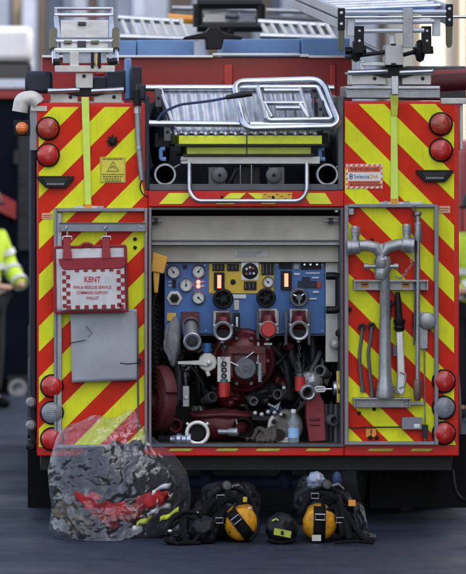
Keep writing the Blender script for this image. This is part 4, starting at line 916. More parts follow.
for i in range(4):
    pts = [P(248+i*5+random.uniform(-3,3),440,.1),P(252+i*6,431-i%2*4,.14),P(262+i*4,428+i%3*3,.12),P(268+i*2,438,.08),P(256+i*5,441,.06)]
    mb.tube(rnd(pts,.05), .011+.002*i, m_db, 8)
tag(mb.build('strap_bundle'), 'dusty brown tangled strap on the bay floor left of the flange', 'strap')
mb = MB()
for i in range(5): mb.lathe([(0,0),(0,.014),(.02,.014),(.024,.008),(.024,0)], P(255+i*6.5,413.5+math.sin(i*2)*1.5,.12),(0,-1,0.2), m_alud, 12)
mb.pb(252,416,288,420,.14,.1,m_dark); mb.tube(PP([(268,404),(275,408),(280,402),(277,410)],.1),.009,m_alud,8); mb.blob(P(276,410,.14),(.035,.03,.03),m_bluew,.2,3); mb.build('valve_row', FE)

mb = MB(); c = P(243,428,.1)
for k in range(3): mb.torus(c+Vector((0,.02*k,0)), (.1,1,.2), .055-.006*k, .009, m_rub, 26, 8)
mb.build('cable_coil', FE)
for x,y,Y_,r,ax,mm in ((210,398,.25,.03,(.5,-1,.3),m_dgrey),(174,425,.2,.04,(.3,-1,0),m_cred),(232,432,.06,.022,(1,-.3,0),m_alud),(331,420,.1,.03,(.5,-1,0),m_dgrey),(280,395,.3,.03,(-.6,-1,.2),m_dgrey),(252,400,.25,.025,(.3,-1,-.2),m_alud),(322,372,.16,.035,(-.5,-1,.3),m_dgrey)):
    mb = MB(); mb.lathe([(-.08,r*.7),(-.02,r*.7),(-.02,r),(.0,r*1.1),(.03,r*1.1),(.035,r),(.035,r*.7),(-.02,r*.62),(-.02,0)], P(x,y,Y_), ax, mm, 22, ms=[mm]*7+[m_black]); 
    o_ = mb.build('coupling_end', FE)

# ================================================================== BACKGROUND
FB = thing('shop_front', 'pale shop building with dark window bays across the street behind the engine', 'building', (0, 27, 0))
m_fw = M('pale_blue_render', (.28,.31,.37), .7, 0, .15, .8, dirt=.15); m_fb = M('brown_timber', (.16,.12,.085), .7, 0, .3, 1.5); m_fcr = M('cream_render', (.80,.70,.55), .7, 0, .06, .8)
m_win = M('shop_glass', (.06,.08,.12), .1, 0, .3, 1.2)
mb = MB(); mb.box(-9.5,5.0,27.4,34,0,9,m_fw); mb.build('wall', FB)
random.seed(11)
m_f2 = M('slate_blue_render', (.16,.19,.25), .7, 0, .3, 1.2); m_f3 = M('white_blue_render', (.55,.60,.70), .7, 0, .3, .9, dirt=.3)
x = -9.2
while x < 4.9:
    w = random.choice((.10,.14,.2,.26)); mb = MB(); dp = random.choice((.1,.2,.3)); mb.box(x,x+w,27.38-dp,27.38,0,8.6,random.choice((m_fb,m_fb,m_f2,m_f3,m_dgrey))); mb.build('pillar', FB)
    w2 = random.choice((.12,.2,.3)); mb = MB(); mb.box(x+w+.01,x+w+w2-.01,27.32,27.385,.3,8.2,random.choice((m_f3,m_f3,m_f2,m_f3))); mb.build('panel', FB)
    x += w+w2
mb = MB(); mb.box(-9.5,5,26.8,27.35,5.6,5.9,m_fw); mb.build('ledge', FB)
FC = thing('cream_building', 'cream rendered building with thin brown uprights behind the right of the engine', 'building', (8, 25, 0))
mb = MB(); mb.box(3.0,16,24,31,0,9,m_fcr); mb.build('wall', FC)
for x,w in ((3.05,.06),(3.5,.05),(3.72,.12),(4.4,.10),(4.72,.08),(6.0,.1),(7.4,.1),(9.0,.1)):
    mb = MB(); mb.box(x,x+w,23.9,23.99,0,8.4,m_fb); mb.build('upright', FC)
for x0,x1 in ((4.85,5.8),(6.3,7.2),(7.7,8.8)):
    mb = MB(); mb.box(x0,x1,23.93,23.99,1,3.2,m_win); mb.build('window', FC)

BB = thing('unseen_shade_block', 'unseen tall brick block added on the right to shade the engine', 'building', (14, -14, 0))  # added out of view to keep direct sun off the engine, not the facades
mb = MB(); mb.box(9,20,-34,4,0,17,M('brick_wall',(.30,.20,.16),.8,0,.2,3,.1)); mb.build('wall', BB)
for k in range(9):
    for z in (1,5,9,13):
        mb = MB(); mb.box(8.95,9.02,-32+k*4,-30+k*4,z,z+2.2,m_win); mb.build('window', BB)

# truck parked ahead on the left
T = thing('parked_truck', 'white topped dark truck parked beyond the engine on the left', 'truck', (-3.0, 15, 0))
Y = 13.0; m_tdk = M('dark_truck_paint',(.004,.006,.011),.8,0,.3,2,spec=.04)
mb = MB(); a = P(-150,62,Y); b_ = P(33,26,Y); mb.box(a.x,b_.x,Y,Y+6,a.z,b_.z,m_white); mb.build('roof_cab', T, bev=.06)
mb = MB(); a = P(-150,398,Y); b_ = P(34,62.2,Y); mb.box(a.x,b_.x-.02,Y+.02,Y+6,.10,b_.z,m_tdk); mb.build('body', T, bev=.04)
mb = MB(); a = P(-140,78,Y); b_ = P(29,64,Y); mb.box(a.x,b_.x,Y,Y+.02,a.z,b_.z,m_glass); mb.build('window', T)
mb = MB(); a = P(-150,88,Y); b_ = P(33,79,Y); mb.box(a.x,b_.x,Y-.02,Y+.02,a.z,b_.z,M('pale_stripe',(.5,.55,.65),.4)); mb.build('stripe', T)
mb = MB(); a = P(-150,98,Y); b_ = P(33,90,Y); mb.box(a.x,b_.x,Y-.01,Y+.02,a.z,b_.z,m_dred); mb.build('rear_band', T)
mb = MB(); a = P(-150,196,Y); b_ = P(16,176,Y); mb.hexa([Vector((a.x,Y-.05,a.z+.5)),Vector((b_.x,Y-.05,a.z-.2)),Vector((b_.x,Y-.05,a.z-.05)),Vector((a.x,Y-.05,a.z+.7)),Vector((a.x,Y+.02,a.z+.5)),Vector((b_.x,Y+.02,a.z-.2)),Vector((b_.x,Y+.02,a.z-.05)),Vector((a.x,Y+.02,a.z+.7))],m_dred); mb.build('red_flash', T)
for px in (0,):
    mb = MB(); c = P(18,388,Y-.1); mb.lathe([(0,0),(0,.045),(-.01,.08),(-.06,.08),(-.06,.05),(.0,.045)], c, (0,1,0), m_alud, 20); mb.pb(8,376,30,398,Y-.05,.1,m_dark); mb.build('tow_coupling', T)
for x in (-2.0, -3.6):
    mb = MB(); mb.lathe([(-.14,0),(-.14,.3),(-.14,.42),(-.1,.47),(.1,.47),(.14,.42),(.14,0)], Vector((x,Y+1,.47)), (1,0,0), m_rub, 28); mb.build('wheel', T)
mb = MB(); a = P(30,250,Y); mb.box(a.x-.1,a.x+.02,Y-.02,Y,a.z,a.z+1,m_dark); 
for k,(x,y) in enumerate(((20,170),(14,150),(26,200))): mb.pb(x,y,x+5,y+14,Y-.04,.05,m_dark)
mb.build('rear_fitting', T)
# red van on the right
T2 = thing('red_van', 'red van parked beyond the right side of the fire engine', 'van', (3.6, 14, 0)); Y = 12.0
mb = MB(); a = P(462,0,Y).x; mb.box(a,a+2.2,Y,Y+5,.35,2.2,m_dred); mb.build('body', T2, bev=.12)
mb = MB(); mb.box(a+.2,a+2.0,Y-.015,Y+.01,1.35,1.95,m_glass); mb.build('rear_window', T2, bev=.01)
mb = MB(); mb.box(a+.02,a+.16,Y-.03,Y+.02,.9,1.7,m_lred); mb.build('tail_light', T2, bev=.02)
for x in (a+.2,a+2.0):
    mb = MB(); mb.lathe([(-.1,0),(-.1,.3),(-.06,.34),(.06,.34),(.1,.3),(.1,0)], Vector((x,Y+1,.34)), (1,0,0), m_rub, 24); mb.build('wheel', T2)

# people ----------------------------------------------------------------
def skin_obj(name, chains, mat, parent, sub=1):
    vs, es, rs = [], [], []
    for ch in chains:
        b0 = len(vs)
        for i, (p, r) in enumerate(ch):
            hit = None
            for k, v in enumerate(vs):
                if (Vector(v)-Vector(p)).length < 1e-5: hit = k
            if hit is None: vs.append(tuple(p)); rs.append(r if isinstance(r, tuple) else (r, r)); idx = len(vs)-1
            else: idx = hit
            if i: es.append((last, idx))
            last = idx
    me = bpy.data.meshes.new(name); me.from_pydata(vs, es, []); me.update(); me.materials.append(mat)
    o = bpy.data.objects.new(name, me); COL.objects.link(o); o.parent = parent
    m = o.modifiers.new('skin', 'SKIN'); m.use_smooth_shade = True
    sv = me.skin_vertices[0].data
    for i, r in enumerate(rs): sv[i].radius = r
    sv[0].use_root = True
    m2 = o.modifiers.new('sub', 'SUBSURF'); m2.levels = m2.render_levels = sub
    return o
def person(loc, rz, label, flip=1):
    t = thing('person', label, 'person', loc); t.rotation_euler.z = rz
    f = flip
    hipL, hipR = (-.1,0,.93), (.1,0,.93)
    armR = [((.19,0,1.40),.06),((.25,-.06,1.16),.048),((.10*f+.02,-.30,1.02),.034),((.02,-.37,1.02),.026)]
    armL = [((-.19,0,1.40),.06),((-.26,-.04,1.16),.048),((-.14,-.28,1.00),.034),((-.06,-.36,1.00),.026)]
    sp = [((0,0,.95),(.15,.10)),((0,.0,1.15),(.14,.10)),((0,0,1.34),(.17,.11)),((0,.0,1.46),(.07,.06)),((0,-.02,1.52),.055),((0,-.03,1.60),(.078,.09)),((0,-.03,1.68),(.085,.10)),((0,-.02,1.73),.06)]
    legs = [[((0,0,.95),.1),((s*.1,0,.88),.095),((s*.11,-.02,.5),.062),((s*.12,.02,.12),.045),((s*.12,-.06,.05),.042),((s*.12,-.17,.04),.032)] for s in (-1,1)]
    arms = [[((0,0,1.34),.1)]+armR, [((0,0,1.34),.1)]+armL]
    fingers = []
    for hx, d in ((.02,1),(-.06,-1)):
        base = Vector((hx,-.37,1.02 if d > 0 else 1.0))
        for k in range(4):
            z = base.z+.022-.014*k; fingers.append([((hx,-.385,z),.009),((hx-.01*d,-.42,z-.004),.008),((hx-.03*d,-.43-.004*(k%2),z-.012),.007)])
        fingers.append([((hx,-.375,base.z+.02),.010),((hx-.02*d,-.39,base.z+.045),.008)])
    bd = skin_obj('body', [sp]+legs+arms+fingers, m_skin, t)
    # jacket, trousers, boots, helmet as clothing over the body
    J = [[((0,0,.82),(.19,.13)),((0,0,1.0),(.175,.125)),((0,0,1.18),(.17,.13)),((0,0,1.34),(.19,.13)),((0,0,1.44),(.10,.09))]]
    for arm in (armR, armL):
        J.append([((0,0,1.34),.1)]+[(p, r+.028) for p, r in arm[:3]])
    skin_obj('jacket', J, m_hiv, bd, 2)
    for z, r in ((.98,.205),(1.17,.198)):
        mb = MB(); mb.lathe([(-.025,r*.98),(-.025,r),(.025,r),(.025,r*.98)], (0,0,z), (0,0,1), m_refl, 28)
        for v in mb.bm.verts: v.co.y *= .74
        o = mb.build('reflective_band', None); o.parent = bd; 
    for arm in (armR, armL):
        a, b_ = Vector(arm[1][0]), Vector(arm[2][0])
        for fr_ in (.3, .85):
            c = a.lerp(b_, fr_); mb = MB(); rr = .048*(1-fr_)+.034*fr_+.034; mb.lathe([(-.025,rr*.96),(-.022,rr),(.022,rr),(.025,rr*.96)], c, b_-a, m_refl, 20); o = mb.build('reflective_band', None); o.parent = bd
        c = Vector(arm[0][0]).lerp(a, .55); mb = MB(); rr = .09; mb.lathe([(-.025,rr*.96),(-.022,rr),(.022,rr),(.025,rr*.96)], c, a-Vector(arm[0][0]), m_refl, 20); o = mb.build('reflective_band', None); o.parent = bd
    Tt = [[((0,0,.94),(.16,.12)),((s*.1,0,.86),.115),((s*.11,-.02,.5),.088),((s*.12,.02,.10),.08)] for s in (-1,1)]
    skin_obj('trousers', Tt, m_fab, bd, 2)
    skin_obj('boots', [[((s*.12,.02,.14),.06),((s*.12,.0,.06),.058),((s*.12,-.17,.045),.045)] for s in (-1,1)][0], m_rub, bd) if False else None
    for s in (-1,1): skin_obj('boot', [[((s*.12,.02,.3),.07),((s*.12,.01,.06),.058),((s*.12,-.18,.045),.044)]], m_rub, bd)
    mb = MB(); mb.lathe([(0,.155),(.012,.16),(.02,.128),(.09,.118),(.13,.085),(.15,.04),(.155,0)], (0,-.03,1.665), (0,.05,1), m_black, 28); mb.build('helmet', None).parent = bd
    hm = bd.children[-1]; 
    mb = MB(); 
    for sx in (-.03,.03): mb.blob((sx,-.115,1.645),(.012,.008,.008),m_white,0,1,10,8); mb.blob((sx,-.122,1.645),(.005,.004,.005),m_black,0,1,8,6)
    mb.blob((0,-.125,1.62),(.012,.018,.022),m_skin,0,1,10,8); mb.blob((0,-.112,1.585),(.026,.008,.006),M('lips',(.35,.12,.10),.5),0,1,12,8)
    for sx in (-.085,.085): mb.blob((sx,-.02,1.63),(.012,.02,.03),m_skin,0,1,10,8)
    fo = mb.build('face', None); fo.parent = bd
    return t
pa = P(6,409,11.0)
person((pa.x-.18, 11.0, 0), math.radians(50), 'person in yellow hi-vis jacket and dark helmet beyond the left side of the engine')
pb_ = P(459,400,9.5)
person((pb_.x+.15, 9.5, 0), math.radians(-20), 'person in yellow hi-vis jacket almost hidden behind the right edge of the engine', -1)

# ================================================================== ON THE GROUND
# clear bag of kit
BG = thing('clear_plastic_bag', 'large clear plastic bag stuffed with dark fire kit and a red cloth on the road', 'bag', P(118,533,-.65)*1)
BG.location.z = 0
bc = Vector((P(119,530,-.62).x, -.62, 0))
def bagmat():
    m = bpy.data.materials.new('clear_film'); m.use_nodes = True; nt = m.node_tree; N = nt.nodes; L = nt.links
    N.remove(N['Principled BSDF']); out = N['Material Output']
    tr = N.new('ShaderNodeBsdfTransparent'); tr.inputs[0].default_value = (.93,.94,.95,1)
    gl = N.new('ShaderNodeBsdfGlossy'); gl.inputs['Roughness'].default_value = .2; gl.inputs[0].default_value = (.9,.93,1,1)
    df = N.new('ShaderNodeBsdfDiffuse'); df.inputs[0].default_value = (.5,.54,.6,1)
    tc = N.new('ShaderNodeTexCoord')
    n1 = N.new('ShaderNodeTexNoise'); n1.inputs['Scale'].default_value = 4; n1.inputs['Detail'].default_value = 3
    L.new(tc.outputs['Object'], n1.inputs['Vector'])
    mm = N.new('ShaderNodeMixRGB'); mm.inputs[0].default_value = .3; L.new(tc.outputs['Object'], mm.inputs[1]); L.new(n1.outputs['Color'], mm.inputs[2])
    hs = []
    for sc_, am in ((5.5, 1.), (13, .5), (27, .2)):
        v = N.new('ShaderNodeTexVoronoi'); v.feature = 'F1'; v.inputs['Scale'].default_value = sc_; L.new(mm.outputs[0], v.inputs['Vector'])
        mu = N.new('ShaderNodeMath'); mu.operation = 'MULTIPLY'; mu.inputs[1].default_value = am; L.new(v.outputs['Distance'], mu.inputs[0]); hs.append(mu)
    ad = N.new('ShaderNodeMath'); ad.operation = 'ADD'; L.new(hs[0].outputs[0], ad.inputs[0]); L.new(hs[1].outputs[0], ad.inputs[1])
    a2 = N.new('ShaderNodeMath'); a2.operation = 'ADD'; L.new(ad.outputs[0], a2.inputs[0]); L.new(hs[2].outputs[0], a2.inputs[1])
    bp = N.new('ShaderNodeBump'); bp.inputs['Strength'].default_value = 1; bp.inputs['Distance'].default_value = .032; L.new(a2.outputs[0], bp.inputs['Height'])
    L.new(bp.outputs[0], gl.inputs['Normal']); L.new(bp.outputs[0], df.inputs['Normal'])
    lw = N.new('ShaderNodeLayerWeight'); lw.inputs['Blend'].default_value = .25
    mr = N.new('ShaderNodeMapRange'); mr.inputs['To Min'].default_value = .075; mr.inputs['To Max'].default_value = .34; L.new(lw.outputs['Facing'], mr.inputs[0])
    gd = N.new('ShaderNodeMixShader'); gd.inputs[0].default_value = .3; L.new(gl.outputs[0], gd.inputs[1]); L.new(df.outputs[0], gd.inputs[2])
    mx = N.new('ShaderNodeMixShader'); L.new(mr.outputs[0], mx.inputs[0]); L.new(tr.outputs[0], mx.inputs[1]); L.new(gd.outputs[0], mx.inputs[2]); L.new(mx.outputs[0], out.inputs[0])
    return m
m_film = bagmat()
mb = MB()
# outline in the photo (x at height): the film follows it, deep 0.5 m, with folds
rowsy = [(533,56,172),(526,50,186),(505,52,190),(485,50,190),(468,48,187),(452,51,174),(440,55,160),(430,60,148),(423,66,140),(417,72,135)]
seg = 130; NR = 84; R0 = []
def interp(t):
    f = t*(len(rowsy)-1); i = min(int(f), len(rowsy)-2); u = f-i; u = u*u*(3-2*u)*.5+u*.5
    a, b_ = rowsy[i], rowsy[i+1]; return [a[k]*(1-u)+b_[k]*u for k in range(3)]
for j in range(NR+1):
    t = j/NR; y,x0,x1 = interp(t); xc = (x0+x1)/2; hw = (x1-x0)/2*PX*.985; zc = max(.004, (533-y)*PX*.985); dep = .29*(1-t**1.5*.93)
    if j == 0: hw *= .93; zc = .006
    row = []
    for i in range(seg):
        a = 2*PI*i/seg; d = Vector((math.cos(a), math.sin(a), 0))
        w_ = Vector((d.x*hw*4.2, d.y*dep*4.2, zc*4.2)); wq_ = w_+Vector((noise.noise(w_*.8),noise.noise(w_*.8+Vector((4,4,4))),noise.noise(w_*.8+Vector((8,1,3)))))*.8
        dv = noise.voronoi(wq_*1.25)[0]; d2v = noise.voronoi(wq_*3.1+Vector((3,3,3)))[0]
        k = 1+.07*noise.noise(w_*.9)-.07*(dv[1]-dv[0])-.012*(d2v[1]-d2v[0])
        p = Vector((P(xc,0,-.6).x, bc.y, 0))+Vector((d.x*hw*(.25*k+.75) if abs(d.x) > .8 else d.x*hw*k, d.y*dep*k, zc+.012*noise.noise(w_)*min(1,t*6)))
        p.y -= .05*t*t*(dv[1]-dv[0]-.3)
        if t > .8:   # loose mouth: two raised corners
            e_ = (t-.8)/.2; px = d.x*hw
            p.z += e_*(.055*math.exp(-((px-.16)/.07)**2)+.028*math.exp(-((px+.05)/.07)**2)-.035*math.exp(-((px+.2)/.09)**2)+.01*noise.noise(Vector((px*14,3,2))))
        row.append(mb.bm.verts.new(p))
    R0.append(row)
for j in range(NR):
    for i in range(seg): mb.face([R0[j][i],R0[j][(i+1)%seg],R0[j+1][(i+1)%seg],R0[j+1][i]], m_film)
film = mb.build('film', BG, ang=50, fixn=True)
# contents
def crumple(c, rad, m, amp, seed, name, sub=0, seg=56, rings=34, flat=.01):
    mb = MB(); mb.blob(c, rad, m, amp, 2.6, seg, rings, seed, flat); return mb
m_kit = M('dark_kit_fabric', (.007,.008,.011), .75, 0, .6, 8, .35, 9, spec=.12); m_rcl = M('red_cloth', (.30,.012,.014), .75, 0, .5, 9, .6, 14, spec=.2, dirt=.4); m_tan = M('tan_kit', (.10,.075,.055), .8, 0, .5, 9, .4, 16, spec=.15)
mb = MB(); mb.blob(Vector((bc.x,bc.y+.02,.17)), (.34,.2,.19), m_kit, .32, 1.9, 90, 56, 3, .012); mb.blob(P(122,472,-.58), (.19,.13,.15), m_kit, .4, 2.6, 80, 50, 6); mb.blob(P(80,482,-.55), (.12,.12,.13), m_kit, .4, 2.6, 80, 50, 8)
mb.build('dark_clothing', BG)
mb = MB()   # crumpled red cloth: a folded sheet lying over the kit
cl = [(77,494,3),(84,501,8),(93,505,11),(104,511,9),(116,516,12),(129,513,9),(140,506,11),(150,500,8),(160,494,7),(169,491,3)]
nn = 90; prev = None
for i in range(nn+1):
    f = i/nn*(len(cl)-1); k0 = min(int(f),len(cl)-2); u = f-k0; u = u*u*(3-2*u); x,y,hh = [cl[k0][q]*(1-u)+cl[k0+1][q]*u for q in range(3)]
    ring = []
    for j in range(26):
        a = 2*PI*j/26; p = P(x,y,-.79)+Vector((0,-.04*math.cos(a),hh*PX*math.sin(a)))
        n_ = Vector((p.x*9,p.y*9,p.z*9)); p += Vector((noise.noise(n_),-.6*(1-2*abs(noise.noise(n_*1.7+Vector((4,4,4))))),noise.noise(n_+Vector((7,1,2))))) *.034+Vector((noise.noise(n_*3),noise.noise(n_*3+Vector((5,5,5))),noise.noise(n_*3+Vector((1,8,2)))))*.014
        if p.z < .01: p.z = .01
        ring.append(mb.bm.verts.new(p))
    if prev:
        for j in range(26): mb.face([prev[j],prev[(j+1)%26],ring[(j+1)%26],ring[j]], m_rcl)
    else: mb.face(ring[::-1], m_rcl)
    prev = ring
mb.face(prev, m_rcl); mb.sm = True
mb.build('red_cloth', BG)
for q_, (x,y,Yq,rr_) in enumerate(((100,500,-.80,(.05,.03,.03)),(147,509,-.80,(.04,.03,.025)),(132,503,-.81,(.03,.03,.035)),(84,511,-.78,(.05,.04,.03)))):
    mb = MB(); mb.blob(P(x,y,Yq), rr_, m_kit, .35, 2, 40, 26, q_+11, .01); mb.build('dark_glove', BG)
mb = MB(); mb.blob(P(76,514,-.70),(.11,.09,.10),m_tan,.35,2.6,60,40,2,.012); mb.build('tan_glove', BG)
for k, (a, b_, mm) in enumerate((((136,525),(152,516),m_lime),((160,520),(178,510),m_lime),((132,529),(148,521),m_refl),((150,511),(170,505),m_refl),((152,492),(171,484),m_refl),((156,500),(172,495),M('cream_tape',(.5,.46,.36),.6)))):
    mb = MB(); p0, p1 = P(a[0],a[1],-.83), P(b_[0],b_[1],-.76); n = 8; prev = None
    for i in range(n+1):
        p = p0.lerp(p1, i/n)+Vector((0,.012*math.sin(i*1.1+k),.006*math.sin(i*.9+k))); q = [mb.bm.verts.new(p+Vector((0,0,-.013))), mb.bm.verts.new(p+Vector((0.004,.008,.013)))]
        if prev: mb.face([prev[0],q[0],q[1],prev[1]], mm)
        prev = q
    o = mb.build('reflective_strip', BG); s_ = o.modifiers.new('t','SOLIDIFY'); s_.thickness = .005

# breathing apparatus -------------------------------------------------
def cyl_set(x, y, Y, rr, label, strap_ang, seed, tilt=(.04,1,.04)):
    t = thing('breathing_apparatus', label, 'breathing set', (P(x,0,Y).x, Y, 0), 'breathing sets lying on the road behind the engine')
    c = P(x,y,Y); R = rr*K(Y); c.z = R+.004
    mb = MB(); prof = [(0,0),(0,R*.35),(.008,R*.62),(.025,R*.85),(.055,R*.98),(.09,R),(.42,R),(.48,R*.8),(.5,R*.3),(.54,R*.25),(.54,0)]
    mb.lathe(prof, c, tilt, m_cylo, 36); mb.build('cylinder', t, ang=60)
    mb = MB(); d = Vector((math.cos(strap_ang),0,math.sin(strap_ang))); n = 14; prev = None; wv = d.cross(Vector((0,1,0)))*R*.34
    for i in range(n+1):
        s = -1.02+2.04*i/n; yy = -.012-.0*abs(s) + (.09*max(0,abs(s)-.35)**1.6)*1.0
        p = c+d*R*s*1.0+Vector((0,yy,0)); q = [mb.bm.verts.new(p-wv), mb.bm.verts.new(p+wv)]
        if prev: mb.face([prev[0],prev[1],q[1],q[0]], m_strap)
        prev = q
    o = mb.build('strap', t); s_ = o.modifiers.new('t','SOLIDIFY'); s_.thickness = .008
    mb = MB(); b0 = c+d*R*.45+Vector((0,-.024,0)); w = wv*.8; e_ = d*R*.16
    mb.tube([b0-w-e_,b0+w-e_,b0+w+e_,b0-w+e_], .0035, m_alu, 6, closed=True); mb.build('buckle', o)
    return t, c, R
t1, c1, R1 = cyl_set(241,528,-1.0,17.3,'breathing set with scuffed yellow cylinder and diagonal black strap, left one', math.radians(128), 1)
def harness(t, blobs, tubes):
    mb = MB()
    for (x,y,Y,rad,sd) in blobs: mb.blob(P(x,y,Y), (rad[0],rad[1],rad[2]*.9), m_gear, .2, 1.5, 64, 40, sd, .006)
    mb.build('harness_cover', t)
    for pts, r in tubes:
        mb = MB(); q = [P(*p) for p in pts]
        for v in q: v.z = max(v.z, r+.002)
        mb.tube(rnd(q,.05), r, m_rub if r > .012 else m_strap, 12); mb.build('hose', t)
harness(t1, [(222,508,-.65,(.15,.18,.15),1),(206,522,-.75,(.11,.16,.09),2),(240,502,-.6,(.11,.16,.12),3),(217,528,-.8,(.07,.1,.08),4)],
        [([(198,526,-.95),(203,508,-.9),(214,494,-.82),(229,487,-.78),(243,490,-.8),(254,502,-.86),(258,522,-.95)],.013),([(178,537,-1.0),(196,528,-1.0),(208,514,-.92),(216,500,-.85)],.010),([(232,512,-.98),(236,504,-.95),(247,503,-.95)],.007),([(250,540,-1.1),(258,532,-1.05),(259,520,-1.0)],.009)])
mb = MB(); mb.pb(243,497,247,503,-.93,.01,m_yel); mb.pb(248,507,251,509,-.95,.01,m_refl); mb.build('tag_label', t1)
t2, c2, R2 = cyl_set(319.5,527,-1.0,17.8,'breathing set with yellow cylinder and upright black strap, right one', math.radians(88), 2)
harness(t2, [(317,502,-.65,(.13,.18,.14),4),(336,510,-.7,(.10,.15,.13),5),(309,493,-.6,(.08,.1,.10),6),(354,523,-.75,(.07,.12,.13),7),(361,537,-.85,(.07,.1,.05),8)],
        [([(301,524,-.95),(302,504,-.9),(312,490,-.82),(328,487,-.78),(342,494,-.8),(352,508,-.86)],.012),([(338,500,-.92),(345,520,-1.0),(350,540,-1.05)],.022),([(335,543,-1.1),(352,541,-1.15),(374,543,-1.15)],.008),([(344,512,-.98),(354,528,-1.0),(366,541,-1.05),(374,540,-1.05)],.018)])
mb = MB(); mb.pb(348.5,500,355.5,506,-.98,.01,m_orange); mb.pb(328,496,336,498,-.9,.01,m_refl); mb.pb(312,535,321,541,-1.035,.008,m_plate); mb.build('tag_label', t2)
mb = MB(); mb.blob(P(316,481,-.75),(.05,.05,.05),M('clear_visor_plastic',(.22,.26,.34),.12,0,.3,8,coat=.6),.25,3,seed=3); mb.blob(P(337,480,-.7),(.025,.03,.045),m_bluew,.1,3); mb.build('gauge_pod', t2)
# webbing, buckles, valves on the two sets
def webbing(t, pts, w=.02, buckle=True):
    mb = MB(); q = rnd([P(*p) for p in pts], .06, 6); prev = None
    for i, p in enumerate(q):
        a = q[min(i+1,len(q)-1)]-q[max(i-1,0)]; sd = Vector((0,-1,0)).cross(a).normalized()*w
        p = Vector((p.x,p.y,max(p.z,.012))); cur = [mb.bm.verts.new(p-sd), mb.bm.verts.new(p+sd)]
        if prev: mb.face([prev[0],prev[1],cur[1],cur[0]], m_strap)
        prev = cur
    o = mb.build('webbing', t); s_ = o.modifiers.new('t','SOLIDIFY'); s_.thickness = .004
    if not buckle: return
    mb = MB(); p = q[len(q)//2]+Vector((0,-.01,0)); mb.tube([p+Vector((-.02,0,-.014)),p+Vector((.02,0,-.014)),p+Vector((.02,0,.014)),p+Vector((-.02,0,.014))], .0032, m_alud, 6, closed=True); mb.build('buckle', o)
webbing(t1, [(200,519,-.98),(212,503,-.95),(226,494,-.9),(238,500,-.95)]); webbing(t1, [(213,536,-1.02),(219,520,-1.0),(226,508,-.95)], .015)
webbing(t2, [(300,516,-.98),(307,500,-.95),(322,492,-.9),(338,500,-.95)]); webbing(t2, [(343,536,-1.05),(340,520,-1.0),(335,505,-.95)], .015)
for t, x, y in ((t1,226,486),(t2,326,485)):
    mb = MB(); c = P(x,y,-.82); mb.lathe([(0,0),(0,.028),(.02,.028),(.022,.022),(.022,0)], c, (.3,-1,.2), m_dark, 20, ms=[m_dark,m_dark,m_dark,m_dgrey]); mb.tube([c+Vector((.02,.02,-.01)),c+Vector((.07,.05,.0)),c+Vector((.1,.1,-.03))], .008, m_alud, 8); mb.build('valve', t)
random.seed(21)
for t, x0, y0 in ((t1,224,512),(t2,330,510)):
    for k in range(7):
        a = random.uniform(-18,18); webbing(t, [(x0+a,y0+random.uniform(-14,6),-.95),(x0+a*.4+random.uniform(-14,14),y0+random.uniform(-16,4),-.93),(x0-a+random.uniform(-8,8),y0+random.uniform(0,26),-.98)], random.uniform(.006,.014), False)
# face mask, left: ring of straps
FM = thing('face_mask', 'black breathing mask with looped straps at the left end of the kit', 'mask', (P(185,0,-1.05).x,-1.05,0))
mb = MB(); c = P(184,530,-1.05); 
mb.tube([c+Vector((math.cos(a)*.095+.008*math.sin(3*a), .05*math.sin(a), math.sin(a)*.072)) for a in [i*2*PI/36 for i in range(36)]], .012, m_rub, 10, closed=True); mb.build('seal', FM)
mb = MB(); mb.blob(P(203,531,-1.0),(.08,.08,.08),m_gear,.25,1.8,36,22,3,.006); mb.blob(P(174,538,-1.05),(.05,.06,.035),m_gear,.3,3,36,22,5,.004); mb.build('shell', FM)
mb = MB(); mb.extr([P(179,513,-1.0),P(186,513,-1.0),P(188,546,-1.1),P(180,546,-1.1)], (0,.012,0), m_strap); mb.tube(rnd([P(166,536,-1.1),P(170,521,-1.05),P(184,511,-1.0),P(200,514,-1.0),P(208,524,-1.0)],.09), .012, m_strap, 8); mb.tube([P(165,540,-1.1),P(178,543.5,-1.15),P(200,543.5,-1.1)], .012, m_strap, 8); mb.build('strap', FM)
for p in (P(197,513,-1.0),P(170,531,-1.1)):
    mb = MB(); mb.blob(p,(.012,.01,.008),m_refl,0,1,10,8); mb.build('buckle', FM)
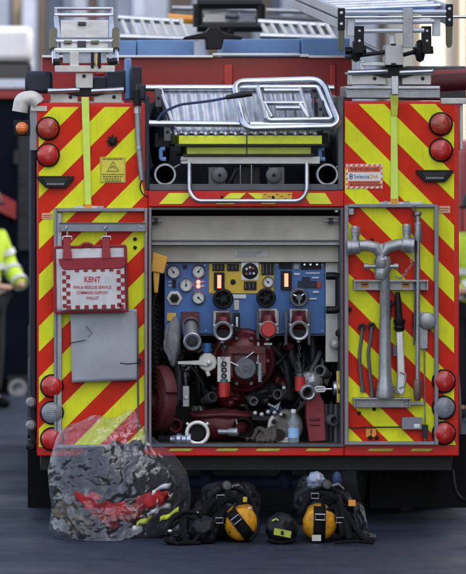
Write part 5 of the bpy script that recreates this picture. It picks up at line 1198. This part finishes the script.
# helmet like pouch
HM = thing('round_pouch', 'round black padded pouch with lime label between the two breathing sets', 'pouch', (P(281,0,-1.0).x,-1.0,0))
mb = MB(); mb.blob(P(281.5,529,-1.0),(.088,.085,.088),m_gear,.08,2.5,40,26,7,.004); mb.tube([P(268,540,-1.05),P(281,543,-1.08),P(296,540,-1.05)], .01, m_strap, 8); mb.build('pouch_body', HM)
mb = MB(); a = P(274.5,532.5,-1.09); mb.extr([P(274.5,528,-1.095),P(291.5,531.5,-1.095),P(290.5,538,-1.095),P(273.5,534.5,-1.095)], (0,.012,0), m_limed); mb.extr([P(281,530.6,-1.098),P(284,531.2,-1.098),P(283.6,535.4,-1.098),P(280.8,534.8,-1.098)],(0,.003,0),m_black); mb.tube(PP([(272,521),(276,519),(279,521)],-1.06),.006,m_limed,6); mb.build('lime_label', HM)
# black cable at the far right
mb = MB(); mb.tube(rnd([P(452,470,.3),P(454,488,.2),P(460,500,.1),P(475,502,.0)],.06), .012, m_rub, 10); tag(mb.build('cable'), 'black cable trailing down to the road at the right rear corner', 'cable')

# ================================================================== LIGHT, CAMERA
w = bpy.data.worlds.new('World'); SC.world = w; w.use_nodes = True
N = w.node_tree.nodes; L = w.node_tree.links; bg = N['Background']
sky = N.new('ShaderNodeTexSky'); sky.sky_type = 'NISHITA'; sky.sun_disc = False
EL, AZ = math.radians(40), math.radians(127)   # sun low over the right shoulder; an unseen block added on that side shades the engine
sky.sun_elevation = EL; sky.sun_rotation = AZ; sky.air_density = 1.0; sky.dust_density = 3.0
hs = N.new('ShaderNodeHueSaturation'); hs.inputs['Saturation'].default_value = .56   # thin veil of cloud
L.new(sky.outputs[0], hs.inputs['Color']); L.new(hs.outputs[0], bg.inputs[0]); bg.inputs[1].default_value = .15
sl = bpy.data.lights.new('sun', 'SUN'); sl.energy = 3.2; sl.angle = math.radians(.6); sl.color = (1, .96, .9)
so = bpy.data.objects.new('sun', sl); COL.objects.link(so)
d = Vector((math.sin(AZ)*math.cos(EL), math.cos(AZ)*math.cos(EL), math.sin(EL)))
so.rotation_euler = d.to_track_quat('Z', 'Y').to_euler()
cam = bpy.data.cameras.new('camera'); co = bpy.data.objects.new('camera', cam); COL.objects.link(co); SC.camera = co
co.location = (CX, -DIST, CH); co.rotation_euler = (PI/2, 0, 0)
cam.sensor_fit = 'VERTICAL'; cam.sensor_height = 36; cam.lens = 36*DIST/(574/SCL)
cam.shift_x = 203/574; cam.shift_y = -147/574; cam.clip_end = 2000; cam.clip_start = .5
cam.dof.use_dof = True; cam.dof.focus_distance = DIST-.1; cam.dof.aperture_fstop = 3.6
vs = SC.view_settings; vs.view_transform = 'Standard'; vs.look = 'None'; vs.exposure = 1.68; vs.gamma = 1; vs.use_curve_mapping = False
